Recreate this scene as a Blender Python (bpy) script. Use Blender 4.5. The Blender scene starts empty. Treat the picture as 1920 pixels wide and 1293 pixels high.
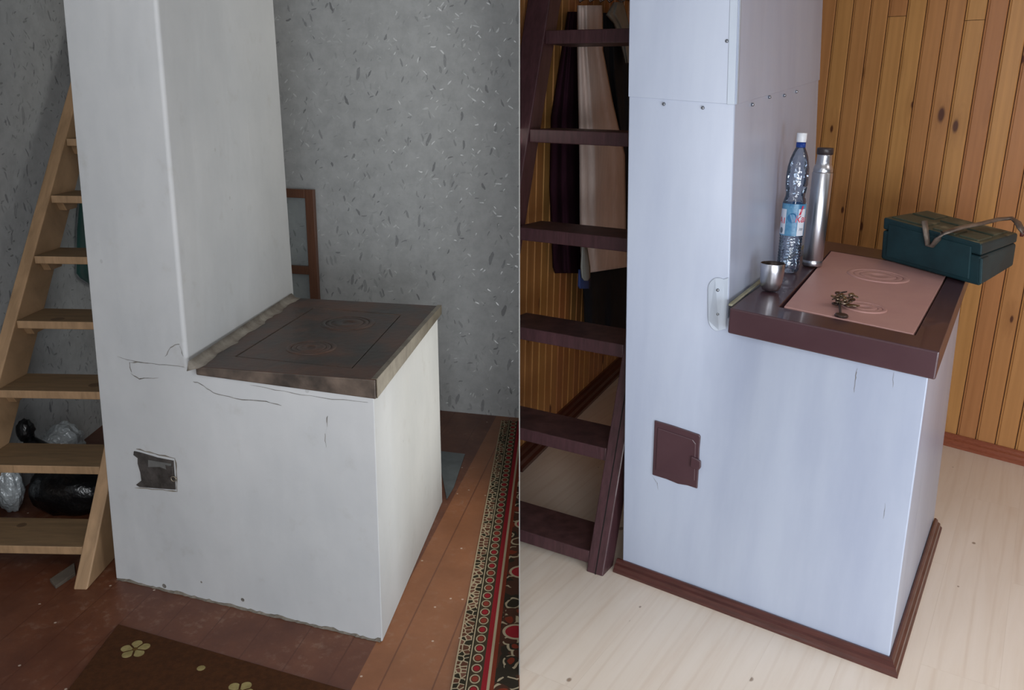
import bpy, bmesh, math, random
from mathutils import Vector as V, Matrix
from mathutils.bvhtree import BVHTree
random.seed(7)
SC = bpy.context.scene
COL = SC.collection
PI = math.pi
rad = math.radians
# ------------------------------------------------------------------ camera model (30 mm lens, eye 1.57 m above the floor)
PITCH, ROLL, EYE, FPX = 0.28448723, 0.01622175, 1.56894986, 1600.0
cp, sp, cr, sr = math.cos(PITCH), math.sin(PITCH), math.cos(ROLL), math.sin(ROLL)
RC = Matrix(((cr, -sr, 0), (sr, cr, 0), (0, 0, 1))) @ Matrix(((1, 0, 0), (0, cp, -sp), (0, sp, cp))) @ Matrix(((1, 0, 0), (0, 0, -1), (0, 1, 0)))
RT = RC.transposed()
EYEP = V((0, 0, EYE))
def ray(u, v): return RT @ V(((u - 960) / FPX, (v - 646.5) / FPX, 1))
def onz(u, v, z):
    d = ray(u, v); return EYEP + d * ((z - EYE) / d.z)
def onpl(u, v, p, n):
    d = ray(u, v); return EYEP + d * ((p - EYEP).dot(n) / d.dot(n))
def uv(p):
    c = RC @ (p - EYEP); return 960 + FPX * c.x / c.z, 646.5 + FPX * c.y / c.z
def z_at(x, y, v):
    c = RC @ (V((x, y, 0)) - EYEP); e = RC @ V((0, 0, 1)); k = (v - 646.5) / FPX
    return (c.y - k * c.z) / (k * e.z - e.y)
def edge_top(b, u2, v2, z):
    n = ray(*uv(b)).cross(ray(u2, v2)); nx = V((n.x, n.y, 0))
    k = (n.x * b.x + n.y * b.y + n.z * (z - EYE)) / nx.length_squared
    return V((b.x - nx.x * k, b.y - nx.y * k, z))
def lerp(a, b, t): return a + (b - a) * t
def frame(az): return V((math.cos(az), math.sin(az), 0)), V((-math.sin(az), math.cos(az), 0))
AL, OL = -0.16644362, V((-1.23693125, 2.42934786, 0))
AR, OR = -0.55307274, V((0.35398764, 2.65445754, 0))
LX, LY = frame(AL); RX, RY = frame(AR)
UP = V((0, 0, 1))
def LW(x, y, z): return OL + LX * x + LY * y + UP * z
def RW(x, y, z): return OR + RX * x + RY * y + UP * z
PART_N = RT @ V((1, 0, -(974 - 960) / FPX)); PART_N.normalize()      # the dividing panel between the two rooms

# ------------------------------------------------------------------ mesh builder
class MB:
    def __init__(s): s.v, s.f, s.m, s.uv = [], [], [], {}
    def add(s, vs, fs, mi=0, uvs=None):
        b = len(s.v); s.v += [V(p) for p in vs]
        if uvs:
            for i, q in enumerate(uvs): s.uv[b + i] = q
        for f in fs: s.f.append([b + i for i in f]); s.m.append(mi)
        return s
    def grid(s, a, b, c, d, nu, nv, fn=None, mi=0, uvr=None):
        vs, fs, uvs = [], [], []
        for j in range(nv + 1):
            for i in range(nu + 1):
                x, y = i / nu, j / nv
                p = lerp(lerp(a, b, x), lerp(d, c, x), y)
                vs.append(fn(p, x, y) if fn else p)
                if uvr: uvs.append((uvr[0] + (uvr[2] - uvr[0]) * x, uvr[1] + (uvr[3] - uvr[1]) * y))
        for j in range(nv):
            for i in range(nu):
                k = j * (nu + 1) + i; fs.append((k, k + 1, k + nu + 2, k + nu + 1))
        return s.add(vs, fs, mi, uvs or None)
    def hexa(s, lo, hi, mi=0):
        return s.add(list(lo) + list(hi), [(3, 2, 1, 0), (4, 5, 6, 7), (0, 1, 5, 4), (1, 2, 6, 5), (2, 3, 7, 6), (3, 0, 4, 7)], mi)
    def box(s, o, ax, ay, az, mi=0):
        return s.hexa([o, o + ax, o + ax + ay, o + ay], [o + az, o + ax + az, o + ax + ay + az, o + ay + az], mi)
    def prism(s, poly, off, mi=0):
        n = len(poly)
        return s.add(list(poly) + [p + off for p in poly], [tuple(range(n))[::-1], tuple(range(n, 2 * n))] + [(i, (i + 1) % n, n + (i + 1) % n, n + i) for i in range(n)], mi)
    def lathe(s, prof, c, n=32, zax=UP, cap=True, mi=0, a0=0.0, a1=2 * PI):
        zax = zax.normalized(); xa = zax.orthogonal().normalized() if abs(zax.z) < .999 else V((1, 0, 0)); ya = zax.cross(xa)
        full = abs(a1 - a0 - 2 * PI) < 1e-6; m = n if full else n + 1
        vs, fs = [], []
        for r, z in prof:
            for k in range(m):
                a = a0 + (a1 - a0) * k / n; vs.append(c + zax * z + (xa * math.cos(a) + ya * math.sin(a)) * r)
        for j in range(len(prof) - 1):
            for k in range(n):
                k2 = (k + 1) % m; fs.append((j * m + k, j * m + k2, (j + 1) * m + k2, (j + 1) * m + k))
        if cap and full:
            if prof[0][0] > 1e-6: fs.append(tuple(range(m))[::-1])
            if prof[-1][0] > 1e-6: fs.append(tuple(range((len(prof) - 1) * m, len(prof) * m)))
        return s.add(vs, fs, mi)
    def tube(s, path, r, n=10, closed=False, ry=None, mi=0, up=UP):
        path = [V(p) for p in path]; L = len(path); vs, fs = [], []
        for i, p in enumerate(path):
            a = path[(i - 1) % L] if closed or i else path[0]; b = path[(i + 1) % L] if closed or i < L - 1 else path[-1]
            t = (b - a).normalized(); x = t.cross(up)
            if x.length < 1e-4: x = t.orthogonal()
            x.normalize(); y = x.cross(t); rr = r[i] if isinstance(r, (list, tuple)) else r
            for k in range(n):
                q = 2 * PI * k / n; vs.append(p + x * math.cos(q) * rr + y * math.sin(q) * (rr if ry is None else ry))
        for i in range(L if closed else L - 1):
            for k in range(n):
                j = (i + 1) % L; fs.append((i * n + k, i * n + (k + 1) % n, j * n + (k + 1) % n, j * n + k))
        if not closed: fs += [tuple(range(n))[::-1], tuple(range((L - 1) * n, L * n))]
        return s.add(vs, fs, mi)
    def build(s, name, mats, parent=None, base=None, smooth=False, bevel=0, seg=2, cut=None, merge=True, ang=35):
        base = base if base is not None else V((0, 0, 0))
        if parent is not None: base = V(parent['_b'])
        me = bpy.data.meshes.new(name); bm = bmesh.new()
        bv = [bm.verts.new(p - base) for p in s.v]; lay = bm.loops.layers.uv.new('UVMap') if s.uv else None
        for f, mi in zip(s.f, s.m):
            try: fc = bm.faces.new([bv[i] for i in f])
            except ValueError: continue
            fc.material_index = mi; fc.smooth = smooth
            if lay:
                for lp, i in zip(fc.loops, f): lp[lay].uv = s.uv.get(i, (0, 0))
        if merge: bmesh.ops.remove_doubles(bm, verts=bm.verts, dist=1e-5)
        bmesh.ops.recalc_face_normals(bm, faces=bm.faces)
        for (p, n) in (cut or []):
            g = bm.verts[:] + bm.edges[:] + bm.faces[:]
            r = bmesh.ops.bisect_plane(bm, geom=g, plane_co=p - base, plane_no=n, clear_outer=True)
            es = [e for e in r['geom_cut'] if isinstance(e, bmesh.types.BMEdge) and e.is_valid and e.is_boundary]
            if es: bmesh.ops.holes_fill(bm, edges=es, sides=0)
        bm.to_mesh(me); bm.free()
        for m in (mats if isinstance(mats, (list, tuple)) else [mats]): me.materials.append(m)
        o = bpy.data.objects.new(name, me); COL.objects.link(o)
        if parent is not None: o.parent = parent
        else: o.location = base
        if bevel:
            b = o.modifiers.new('bevel', 'BEVEL'); b.width = bevel; b.segments = seg; b.limit_method = 'ANGLE'; b.angle_limit = rad(ang); b.use_clamp_overlap = True; b.harden_normals = False
        o['_b'] = list(base)
        return o
def thing(name, base, label, cat, group=None):
    o = bpy.data.objects.new(name, None); COL.objects.link(o); o.location = base; o['_b'] = list(base); o.empty_display_size = .1
    return tag(o, label, cat, group)
def tag(o, label, cat, group=None):
    o['label'] = label; o['category'] = cat
    if group: o['group'] = group
    return o
def struct(o): o['kind'] = 'structure'; return o

# ------------------------------------------------------------------ materials
def lin(h):
    if not isinstance(h, str): return tuple(h) + (1,) if len(h) == 3 else h
    h = h.lstrip('#'); c = [int(h[i:i + 2], 16) / 255 for i in (0, 2, 4)]
    return tuple(x / 12.92 if x <= .04045 else ((x + .055) / 1.055) ** 2.4 for x in c) + (1,)
class NT:
    def __init__(s, name):
        s.mat = bpy.data.materials.new(name); s.mat.use_nodes = True; s.t = s.mat.node_tree; s.t.nodes.clear()
        s.out = s.t.nodes.new('ShaderNodeOutputMaterial'); s.b = s.t.nodes.new('ShaderNodeBsdfPrincipled'); s.t.links.new(s.b.outputs[0], s.out.inputs[0])
    def n(s, typ, ins=None, **at):
        k = s.t.nodes.new('ShaderNode' + typ)
        for a, b in at.items(): setattr(k, a, b)
        for a, b in (ins or {}).items():
            i = k.inputs[a]
            if hasattr(b, 'is_linked') or isinstance(b, bpy.types.NodeSocket): s.t.links.new(b, i)
            else: i.default_value = b
        return k
    def math(s, op, a, b=0.0, c=0.0, clamp=False):
        return s.n('Math', {0: a, 1: b, 2: c}, operation=op, use_clamp=clamp).outputs[0]
    def mix(s, f, a, b, blend='MIX'):
        k = s.n('Mix', {'Factor': f}, data_type='RGBA', blend_type=blend)
        for nm, x in (('A', a), ('B', b)):
            i = [q for q in k.inputs if q.name == nm and q.type == 'RGBA'][0]
            if isinstance(x, bpy.types.NodeSocket): s.t.links.new(x, i)
            else: i.default_value = lin(x)
        return [q for q in k.outputs if q.type == 'RGBA'][0]
    def ramp(s, f, stops, interp='LINEAR'):
        k = s.n('ValToRGB', {'Fac': f}); e = k.color_ramp; e.interpolation = interp
        while len(e.elements) < len(stops): e.elements.new(.5)
        for q, (p, c) in zip(e.elements, stops): q.position = p; q.color = lin(c) if not isinstance(c, (int, float)) else (c, c, c, 1)
        return k.outputs[0]
    def coord(s, kind='Object', scale=(1, 1, 1), rot=(0, 0, 0), loc=(0, 0, 0)):
        tc = s.n('TexCoord').outputs[kind]
        return s.n('Mapping', {'Vector': tc, 'Scale': scale, 'Rotation': rot, 'Location': loc}).outputs[0]
    def noise(s, vec, scale=5, detail=5, rough=.55, dist=0.0):
        return s.n('TexNoise', {'Vector': vec, 'Scale': scale, 'Detail': detail, 'Roughness': rough, 'Distortion': dist}).outputs[0]
    def vor(s, vec, scale=5, feature='F1', rnd=1.0, dim='2D'):
        k = s.t.nodes.new('ShaderNodeTexVoronoi'); k.voronoi_dimensions = dim; k.feature = feature
        s.t.links.new(vec, k.inputs['Vector']); k.inputs['Scale'].default_value = scale; k.inputs['Randomness'].default_value = rnd
        return k
    def set(s, **kw):
        nm = {'col': 'Base Color', 'rough': 'Roughness', 'metal': 'Metallic', 'normal': 'Normal', 'coat': 'Coat Weight', 'coatr': 'Coat Roughness', 'spec': 'Specular IOR Level', 'trans': 'Transmission Weight', 'ior': 'IOR', 'sheen': 'Sheen Weight', 'aniso': 'Anisotropic', 'alpha': 'Alpha'}
        for a, b in kw.items():
            i = s.b.inputs[nm[a]]
            if isinstance(b, bpy.types.NodeSocket): s.t.links.new(b, i)
            else: i.default_value = lin(b) if a == 'col' else b
        return s.mat
    def bump(s, h, strength=.3, dist=.01, normal=None):
        ins = {'Height': h, 'Strength': strength, 'Distance': dist}
        if normal is not None: ins['Normal'] = normal
        return s.n('Bump', ins).outputs[0]
def simple(name, c1, c2=None, scale=6, stretch=(1, 1, 1), rough=.5, metal=0, bump=0, bscale=None, bdist=.004, coat=0, lo=.35, hi=.65, rvar=0, spec=.5, sheen=0):
    t = NT(name); co = t.coord('Object', stretch); nz = t.noise(co, scale, 6, .6)
    col = t.ramp(nz, [(lo, c1), (hi, c2 or c1)])
    kw = dict(col=col, rough=rough, metal=metal, coat=coat, spec=spec, sheen=sheen)
    if rvar: kw['rough'] = t.math('ADD', t.math('MULTIPLY', nz, rvar), rough - rvar / 2)
    if bump: kw['normal'] = t.bump(t.noise(co, bscale or scale * 4, 4), bump, bdist)
    return t.set(**kw)

# painted strand-board wall, glossy grey paint over chips
def osb(name, c, dark, light, gloss=.35):
    t = NT(name); uvc = t.n('TexCoord').outputs['UV']
    fine = t.noise(uvc, 55, 5, .75); mid = t.noise(uvc, 13, 5, .65)
    base = t.mix(t.ramp(mid, [(.38, .0), (.68, .20)]), c, dark)
    base = t.mix(t.math('MULTIPLY', fine, .22), base, dark)
    height = t.math('MULTIPLY', fine, .25); gl = 0.0; rndc = None
    warp = t.n('TexNoise', {'Vector': uvc, 'Scale': 14.0, 'Detail': 3.0}).outputs['Color']
    uvw = t.n('VectorMath', {0: uvc, 1: t.n('VectorMath', {0: warp, 'Scale': .035}, operation='SCALE').outputs[0]}, operation='ADD').outputs[0]
    for k, (ang, sc, thr, gate, dk) in enumerate([(8, 8, .23, .80, 1), (-20, 12, .23, .78, 1), (27, 16, .22, .80, 1), (72, 14, .18, .88, 1), (-48, 15, .20, .88, 0), (84, 13, .18, .90, 0), (36, 18, .20, .86, 0)]):
        m = t.n('Mapping', {'Vector': uvw, 'Rotation': (0, 0, rad(ang)), 'Location': (k * 3.7, k * 1.3, 0)}).outputs[0]
        m = t.n('Mapping', {'Vector': m, 'Scale': (3.6, 1.0, 1)}).outputs[0]
        vo = t.vor(m, sc); rn = t.n('SeparateColor', {'Color': vo.outputs['Color']})
        size = t.math('MULTIPLY', thr, t.math('ADD', .45, t.math('MULTIPLY', rn.outputs[2], .75)))
        mask = t.math('MULTIPLY', t.math('LESS_THAN', vo.outputs['Distance'], size), t.math('GREATER_THAN', rn.outputs[0], gate))
        base = t.mix(t.math('MULTIPLY', mask, t.math('MULTIPLY', t.math('POWER', rn.outputs[1], 1.8), .62 if dk else .22)), base, dark if dk else light)
        height = t.math('ADD', height, t.math('MULTIPLY', mask, t.math('SUBTRACT', rn.outputs[2], .4)))
        if not dk:
            gl = t.math('MAXIMUM', gl, mask)
            rndc = vo.outputs['Color'] if rndc is None else t.mix(mask, rndc, vo.outputs['Color'])
    nm = t.mix(t.math('MULTIPLY', gl, .17), (.5, .5, 1.0), rndc)
    nrm = t.n('NormalMap', {'Color': nm, 'Strength': 1.0}).outputs[0]
    rough = t.math('SUBTRACT', gloss + .08, t.math('MULTIPLY', gl, .26))
    return t.set(col=base, rough=rough, normal=t.bump(height, .45, .004, nrm), spec=t.math('ADD', .4, t.math('MULTIPLY', gl, .6)))

# varnished knotty pine; each board is an island of the mesh
def pine(name, a, b, c, coat=.5, rough=.42):
    t = NT(name); uvc = t.n('TexCoord').outputs['UV']; rnd = t.n('NewGeometry').outputs['Random Per Island']
    off = t.n('CombineXYZ', {0: t.math('MULTIPLY', rnd, 37.0), 1: t.math('MULTIPLY', rnd, 91.0)}).outputs[0]
    p = t.n('VectorMath', {0: uvc, 1: off}, operation='ADD').outputs[0]
    kv = t.n('Mapping', {'Vector': p, 'Scale': (1.0, .42, 1)}).outputs[0]
    vo = t.vor(kv, 5.2, rnd=1.0); d = vo.outputs['Distance']; rn = t.n('SeparateColor', {'Color': vo.outputs['Color']})
    gate = t.math('GREATER_THAN', rn.outputs[0], .34)
    size = t.math('ADD', .045, t.math('MULTIPLY', t.math('POWER', rn.outputs[1], 3.0), .05))
    knot = t.math('MULTIPLY', gate, t.math('SUBTRACT', 1.0, t.math('SMOOTH_MIN', t.math('DIVIDE', d, size), 1.0, .2), clamp=True))
    halo = t.math('MULTIPLY', gate, t.math('SUBTRACT', 1.0, t.math('DIVIDE', d, .26), clamp=True))
    gx = t.n('Mapping', {'Vector': p, 'Scale': (26, 1.1, 1)}).outputs[0]
    gr = t.noise(gx, 1.6, 5, .6, t.math('MULTIPLY', halo, 4.0))
    rings = t.n('TexWave', {'Vector': t.n('Mapping', {'Vector': p, 'Scale': (9, .55, 1)}).outputs[0], 'Scale': 1.2, 'Distortion': 5.0, 'Detail': 3.0, 'Detail Scale': .8}, wave_type='BANDS', bands_direction='X').outputs[0]
    col = t.ramp(gr, [(.2, b), (.8, a)])
    col = t.mix(t.math('MULTIPLY', rings, .07), col, c)
    hue = t.n('HueSaturation', {'Hue': t.math('ADD', .489, t.math('MULTIPLY', rnd, .018)), 'Saturation': 1.0, 'Value': t.math('ADD', .88, t.math('MULTIPLY', rnd, .24)), 'Color': col}).outputs[0]
    col = t.mix(t.math('MULTIPLY', halo, .3), hue, c)
    col = t.mix(t.math('MULTIPLY', t.math('MULTIPLY', knot, 2.2, clamp=True), .9), col, '#45190b')
    return t.set(col=col, rough=rough, coat=coat, coatr=.3, normal=t.bump(gr, .08, .002))

def bare_wood(name, a, b, c, stretch=(14, 14, 1.2), rough=.55, rot=(0, 0, 0)):
    t = NT(name); co = t.coord('Object', stretch, rot); gr = t.noise(co, 2.2, 5, .6, .6); kn = t.vor(t.coord('Object', (5, 5, 2.2)), 1.0, dim='3D')
    col = t.ramp(gr, [(.32, b), (.66, a)])
    kk = t.math('MULTIPLY', t.math('LESS_THAN', kn.outputs['Distance'], .13), t.math('GREATER_THAN', t.n('SeparateColor', {'Color': kn.outputs['Color']}).outputs[0], .45))
    col = t.mix(t.math('MULTIPLY', kk, .7), col, c)
    return t.set(col=col, rough=rough, normal=t.bump(gr, .15, .002))

def plaster(name, a, b):
    t = NT(name); co = t.coord('Object'); n1 = t.noise(co, 2.2, 6, .6); n2 = t.noise(co, 14, 5, .6); n3 = t.noise(t.coord('Object', (1, 1, .35)), 5, 3)
    col = t.mix(t.ramp(n1, [(.35, 0.0), (.7, 1.0)]), a, b)
    dirt = t.math('MULTIPLY', t.ramp(n2, [(.60, 0.0), (.78, 1.0)]), .25)
    col = t.mix(dirt, col, '#9a958c')
    spots = t.vor(co, 9, dim='3D'); sp_ = t.math('MULTIPLY', t.math('LESS_THAN', spots.outputs['Distance'], .055), t.math('GREATER_THAN', t.n('SeparateColor', {'Color': spots.outputs['Color']}).outputs[0], .75))
    col = t.mix(t.math('MULTIPLY', sp_, .22), col, '#6d6861')
    h = t.math('ADD', t.math('MULTIPLY', n3, 1.0), t.math('MULTIPLY', n2, .12))
    return t.set(col=col, rough=.75, normal=t.bump(h, .35, .02), spec=.3)

def sheet(name, a, b, rough=.36, metal=.0, coat=.45):
    t = NT(name); co = t.coord('Object', (1, 1, .45)); w = t.noise(co, 1.9, 2, .4); st = t.noise(t.coord('Object', (3, 3, .5)), 2.0, 5, .6); fine = t.noise(t.coord('Object'), 9, 5, .65)
    col = t.mix(t.ramp(st, [(.38, 0.0), (.7, 1.0)]), a, b)
    col = t.mix(t.math('MULTIPLY', t.ramp(fine, [(.58, 0.0), (.8, 1.0)]), .04), col, '#8c8fa0')
    return t.set(col=col, rough=t.math('ADD', rough - .03, t.math('MULTIPLY', fine, .06)), metal=metal, coat=coat, coatr=.30, normal=t.bump(w, .5, .05))

def brushed(name, c, rough=.24, spin=90):
    t = NT(name); co = t.coord('Object', (1, 1, spin)); g = t.noise(co, 6, 3, .7)
    return t.set(col=c, metal=1, rough=t.math('ADD', rough - .06, t.math('MULTIPLY', g, .14)), normal=t.bump(g, .03, .001))

def red_floor(name):
    t = NT(name); co = t.n('TexCoord').outputs['UV']; xy = t.n('SeparateXYZ', {0: co}); x, y = xy.outputs[0], xy.outputs[1]
    bw = .145; fx = t.math('FRACT', t.math('DIVIDE', t.math('ADD', x, 5.07), bw)); idx = t.math('FLOOR', t.math('DIVIDE', t.math('ADD', x, 5.07), bw))
    seam = t.math('LESS_THAN', t.math('ABSOLUTE', t.math('SUBTRACT', fx, .5)), .016)
    n = t.noise(co, 4, 6, .65); fine = t.noise(co, 30, 5, .7)
    wn = t.n('TexWhiteNoise', {'W': idx}, noise_dimensions='1D').outputs[0]
    col = t.ramp(n, [(.3, '#4f2a1b'), (.55, '#623824'), (.75, '#744831')])
    col = t.mix(t.math('MULTIPLY', wn, .25), col, '#4c2616')
    walk = t.math('GREATER_THAN', idx, math.floor((.80 + 5.07) / bw) + .5)
    col = t.mix(t.math('MULTIPLY', walk, .75), col, t.ramp(n, [(.3, '#80502f'), (.7, '#96603c')]))
    worn = t.math('MULTIPLY', t.ramp(fine, [(.52, 0.0), (.72, 1.0)]), t.ramp(n, [(.42, 0.0), (.62, 1.0)]))
    col = t.mix(t.math('MULTIPLY', worn, .35), col, '#a08a78')
    col = t.mix(t.math('MULTIPLY', seam, .6), col, '#4c2413')
    vo = t.vor(co, 26); dust = t.math('MULTIPLY', t.math('LESS_THAN', vo.outputs['Distance'], .10), t.math('GREATER_THAN', t.n('SeparateColor', {'Color': vo.outputs['Color']}).outputs[0], .965))
    col = t.mix(t.math('MULTIPLY', dust, .6), col, '#d0bfae')
    h = t.math('SUBTRACT', t.math('MULTIPLY', fine, .15), seam)
    return t.set(col=col, rough=t.math('ADD', .3, t.math('MULTIPLY', fine, .25)), normal=t.bump(h, .3, .004))

def laminate(name):
    t = NT(name); co = t.n('TexCoord').outputs['UV']
    ang = t.n('Mapping', {'Vector': co, 'Rotation': (0, 0, 0)}).outputs[0]
    br = t.n('TexBrick', {'Vector': t.n('Mapping', {'Vector': ang, 'Rotation': (0, 0, rad(90))}).outputs[0], 'Color1': (0, 0, 0, 1), 'Color2': (1, 1, 1, 1), 'Mortar': (.5, .5, .5, 1), 'Scale': 1.0, 'Mortar Size': .0012, 'Brick Width': 1.3, 'Row Height': .2, 'Bias': 0.0})
    pl = t.n('SeparateColor', {'Color': br.outputs['Color']}).outputs[0]
    offs = t.n('CombineXYZ', {0: t.math('MULTIPLY', pl, 13.0), 1: t.math('MULTIPLY', pl, 5.0)}).outputs[0]
    p = t.n('VectorMath', {0: co, 1: offs}, operation='ADD').outputs[0]
    gr = t.noise(t.n('Mapping', {'Vector': p, 'Scale': (10, .8, 1)}).outputs[0], 1.6, 6, .62, .8)
    wv = t.n('TexWave', {'Vector': t.n('Mapping', {'Vector': p, 'Scale': (3.2, .33, 1)}).outputs[0], 'Scale': 1.5, 'Distortion': 7.0, 'Detail': 3.0, 'Detail Scale': .7}, wave_type='RINGS', rings_direction='Z').outputs[0]
    col = t.ramp(gr, [(.25, '#e3d0bd'), (.5, '#ebdccb'), (.78, '#f0e2d3')])
    line = t.ramp(wv, [(.0, 1.0), (.10, 0.0)])
    col = t.mix(t.math('MULTIPLY', line, .10), col, '#b08a62')
    kn = t.vor(t.n('Mapping', {'Vector': p, 'Scale': (1, .7, 1)}).outputs[0], 5.5); kr = t.n('SeparateColor', {'Color': kn.outputs['Color']})
    k = t.math('MULTIPLY', t.math('SUBTRACT', 1.0, t.math('DIVIDE', kn.outputs['Distance'], t.math('ADD', .02, t.math('MULTIPLY', t.math('POWER', kr.outputs[1], 2.0), .055))), clamp=True), t.math('GREATER_THAN', kr.outputs[0], .76))
    col = t.mix(t.math('MULTIPLY', t.math('MULTIPLY', k, 2.0, clamp=True), .75), col, '#7a5d43')
    col = t.mix(t.math('MULTIPLY', br.outputs['Fac'], .12), col, '#a58763')
    return t.set(col=col, rough=.32, spec=.5)

def carpet_mat(name):                                   # u runs across from the edge, v runs along the carpet, metres
    t = NT(name); co = t.n('TexCoord').outputs['UV']; s = t.n('SeparateXYZ', {0: co}); u, v = s.outputs[0], s.outputs[1]
    wob = t.n('TexNoise', {'Vector': co, 'Scale': 14.0, 'Detail': 2.0}); wc = t.n('SeparateColor', {'Color': wob.outputs['Color']})
    fl = t.noise(co, 420, 2, .7)
    CREAM, GREEN, BROWN, RED, RUST = '#b3a488', '#2b2a20', '#5b3a2c', '#96212c', '#7d3423'
    # flowered border
    p1 = t.n('Mapping', {'Vector': co, 'Scale': (1.0, 1.0, 1)}).outputs[0]
    vb = t.vor(p1, 52, rnd=.9); ve = t.vor(p1, 52, 'DISTANCE_TO_EDGE', .9); r1 = t.n('SeparateColor', {'Color': vb.outputs['Color']})
    bcol = t.mix(t.math('GREATER_THAN', r1.outputs[0], .5), BROWN, GREEN)
    bcol = t.mix(t.math('GREATER_THAN', r1.outputs[1], .78), bcol, '#6f4a3c')
    border = t.mix(t.math('LESS_THAN', ve.outputs['Distance'], t.math('MULTIPLY', wc.outputs[1], .22)), bcol, CREAM)
    # medallion row
    per = .046; vv = t.math('DIVIDE', v, per); fv = t.math('SUBTRACT', t.math('FRACT', vv), .5); alt = t.math('MODULO', t.math('FLOOR', vv), 2.0)
    du = t.math('DIVIDE', t.math('SUBTRACT', u, .0625), .030); d = t.math('SQRT', t.math('ADD', t.math('POWER', du, 2.0), t.math('POWER', t.math('MULTIPLY', fv, 1.15), 2.0)))
    d = t.math('ADD', d, t.math('MULTIPLY', t.math('SUBTRACT', wc.outputs[0], .5), .12))
    med = t.ramp(d, [(.0, 0.0), (.30, 0.0), (.31, .35), (.40, .35), (.41, .7), (.50, .7), (.51, 1.0)], 'CONSTANT')
    inner = t.mix(t.math('LESS_THAN', t.math('ABSOLUTE', alt), .5), RED, '#8a3a2e')
    mcol = t.mix(t.math('GREATER_THAN', d, .30), inner, '#4e2f24'); mcol = t.mix(t.math('MULTIPLY', t.math('GREATER_THAN', d, .38), t.math('LESS_THAN', d, .5)), mcol, CREAM); mcol = t.mix(t.math('GREATER_THAN', d, .5), mcol, '#40382a')
    # field of scrolls with red hearts
    q = t.n('VectorMath', {0: co, 1: t.n('VectorMath', {0: wob.outputs['Color'], 'Scale': .05}, operation='SCALE').outputs[0]}, operation='ADD').outputs[0]
    vf = t.vor(q, 15); rf = t.n('SeparateColor', {'Color': vf.outputs['Color']})
    dist = vf.outputs['Distance']
    fcol = t.mix(t.math('GREATER_THAN', rf.outputs[0], .62), '#4a2f24', '#2d2a22')
    ringc = t.math('MULTIPLY', t.math('GREATER_THAN', dist, .34), t.math('LESS_THAN', dist, .44))
    half = t.math('GREATER_THAN', t.noise(co, 18, 2), .47)
    fcol = t.mix(t.math('MULTIPLY', ringc, half), fcol, CREAM)
    fcol = t.mix(t.math('MULTIPLY', t.math('LESS_THAN', dist, .2), t.math('GREATER_THAN', rf.outputs[1], .6)), fcol, RUST)
    hv = t.math('SUBTRACT', t.math('FRACT', t.math('DIVIDE', t.math('ADD', v, .02), .34)), .5); hu = t.math('DIVIDE', t.math('SUBTRACT', u, .165), .085)
    hd = t.math('SQRT', t.math('ADD', t.math('POWER', hu, 2.0), t.math('POWER', t.math('MULTIPLY', hv, 4.2), 2.0)))
    fcol = t.mix(t.math('LESS_THAN', hd, .48), fcol, CREAM); fcol = t.mix(t.math('LESS_THAN', hd, .38), fcol, RED)
    def band(a, b): return t.math('MULTIPLY', t.math('GREATER_THAN', u, a), t.math('LESS_THAN', u, b))
    col = t.mix(t.math('LESS_THAN', u, .036), fcol, border)
    for a, b, c in ((0, .004, CREAM), (.036, .0395, GREEN), (.0395, .043, CREAM), (.043, .046, GREEN), (.083, .098, RED), (.098, .106, CREAM), (.106, .118, RUST)):
        col = t.mix(band(a, b), col, c)
    col = t.mix(band(.046, .083), col, mcol)
    col = t.mix(t.math('MULTIPLY', fl, .35), col, '#3a2c22')
    return t.set(col=col, rough=.95, normal=t.bump(fl, .6, .003), spec=.1)

M = {}
M['osb'] = osb('grey_painted_strand_board', '#bfc2c3', '#4e4f55', '#dfe2e2', .42)
M['plaster'] = plaster('whitewashed_plaster', '#c0c1c2', '#b4b6b8')
M['iron'] = simple('sooty_rusty_iron', '#2b2622', '#5a3a2b', 5, rough=.42, bump=.35, bscale=40, rvar=.25, lo=.4, hi=.72)
M['iron_frame'] = simple('dusty_iron_edge', '#3a332e', '#6e5f54', 9, rough=.45, bump=.4, bscale=30, rvar=.2)
M['steel_edge'] = simple('worn_angle_iron', '#6a5f52', '#8d8576', 14, rough=.35, metal=.6, bump=.2)
M['soot_door'] = simple('black_soot_door', '#2c2825', '#4a4542', 22, rough=.55, bump=.5, bscale=60)
M['mud'] = simple('cracked_mud_render', '#8b857b', '#6b6259', 18, rough=.9, bump=.6, bscale=60)
M['crack'] = simple('dark_crack', '#5a5550', '#85807a', 60, rough=.95)
M['redfloor'] = red_floor('red_brown_painted_boards')
M['carpet'] = carpet_mat('patterned_carpet')
M['rug'] = simple('dark_brown_rug', '#3d2516', '#4a2d1a', 60, rough=.95, bump=.5, bscale=300, spec=.1)
M['rugflower'] = simple('cream_rug_flower', '#7d7049', '#93855a', 50, rough=.95, spec=.1)
M['rugcentre'] = simple('dark_flower_centre', '#4f3a1e', '#604824', 50, rough=.95, spec=.1)
M['stairwood'] = bare_wood('bare_pine_stair', '#a88765', '#8c7052', '#54331f', (16, 3, 3))
M['stairtread'] = bare_wood('worn_stair_tread', '#7e6548', '#67523a', '#453020', (2.5, 22, 22), .6)
M['slab'] = simple('plain_grey', '#4f463d', '#5f554a', 12, rough=.8)
M['tin'] = simple('grey_tin', '#5b6164', '#7b8283', 6, rough=.4, metal=.4, rvar=.2)
M['frame'] = simple('brown_varnished_frame', '#62402f', '#704a37', 8, (20, 20, 1), rough=.4, bump=.15)
M['glass_dull'] = simple('pale_backing', '#9aa2a3', '#8d9596', 4, rough=.3)
M['green'] = simple('dark_green_cloth', '#17403c', '#1f4a45', 10, rough=.9, sheen=.3)
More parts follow.
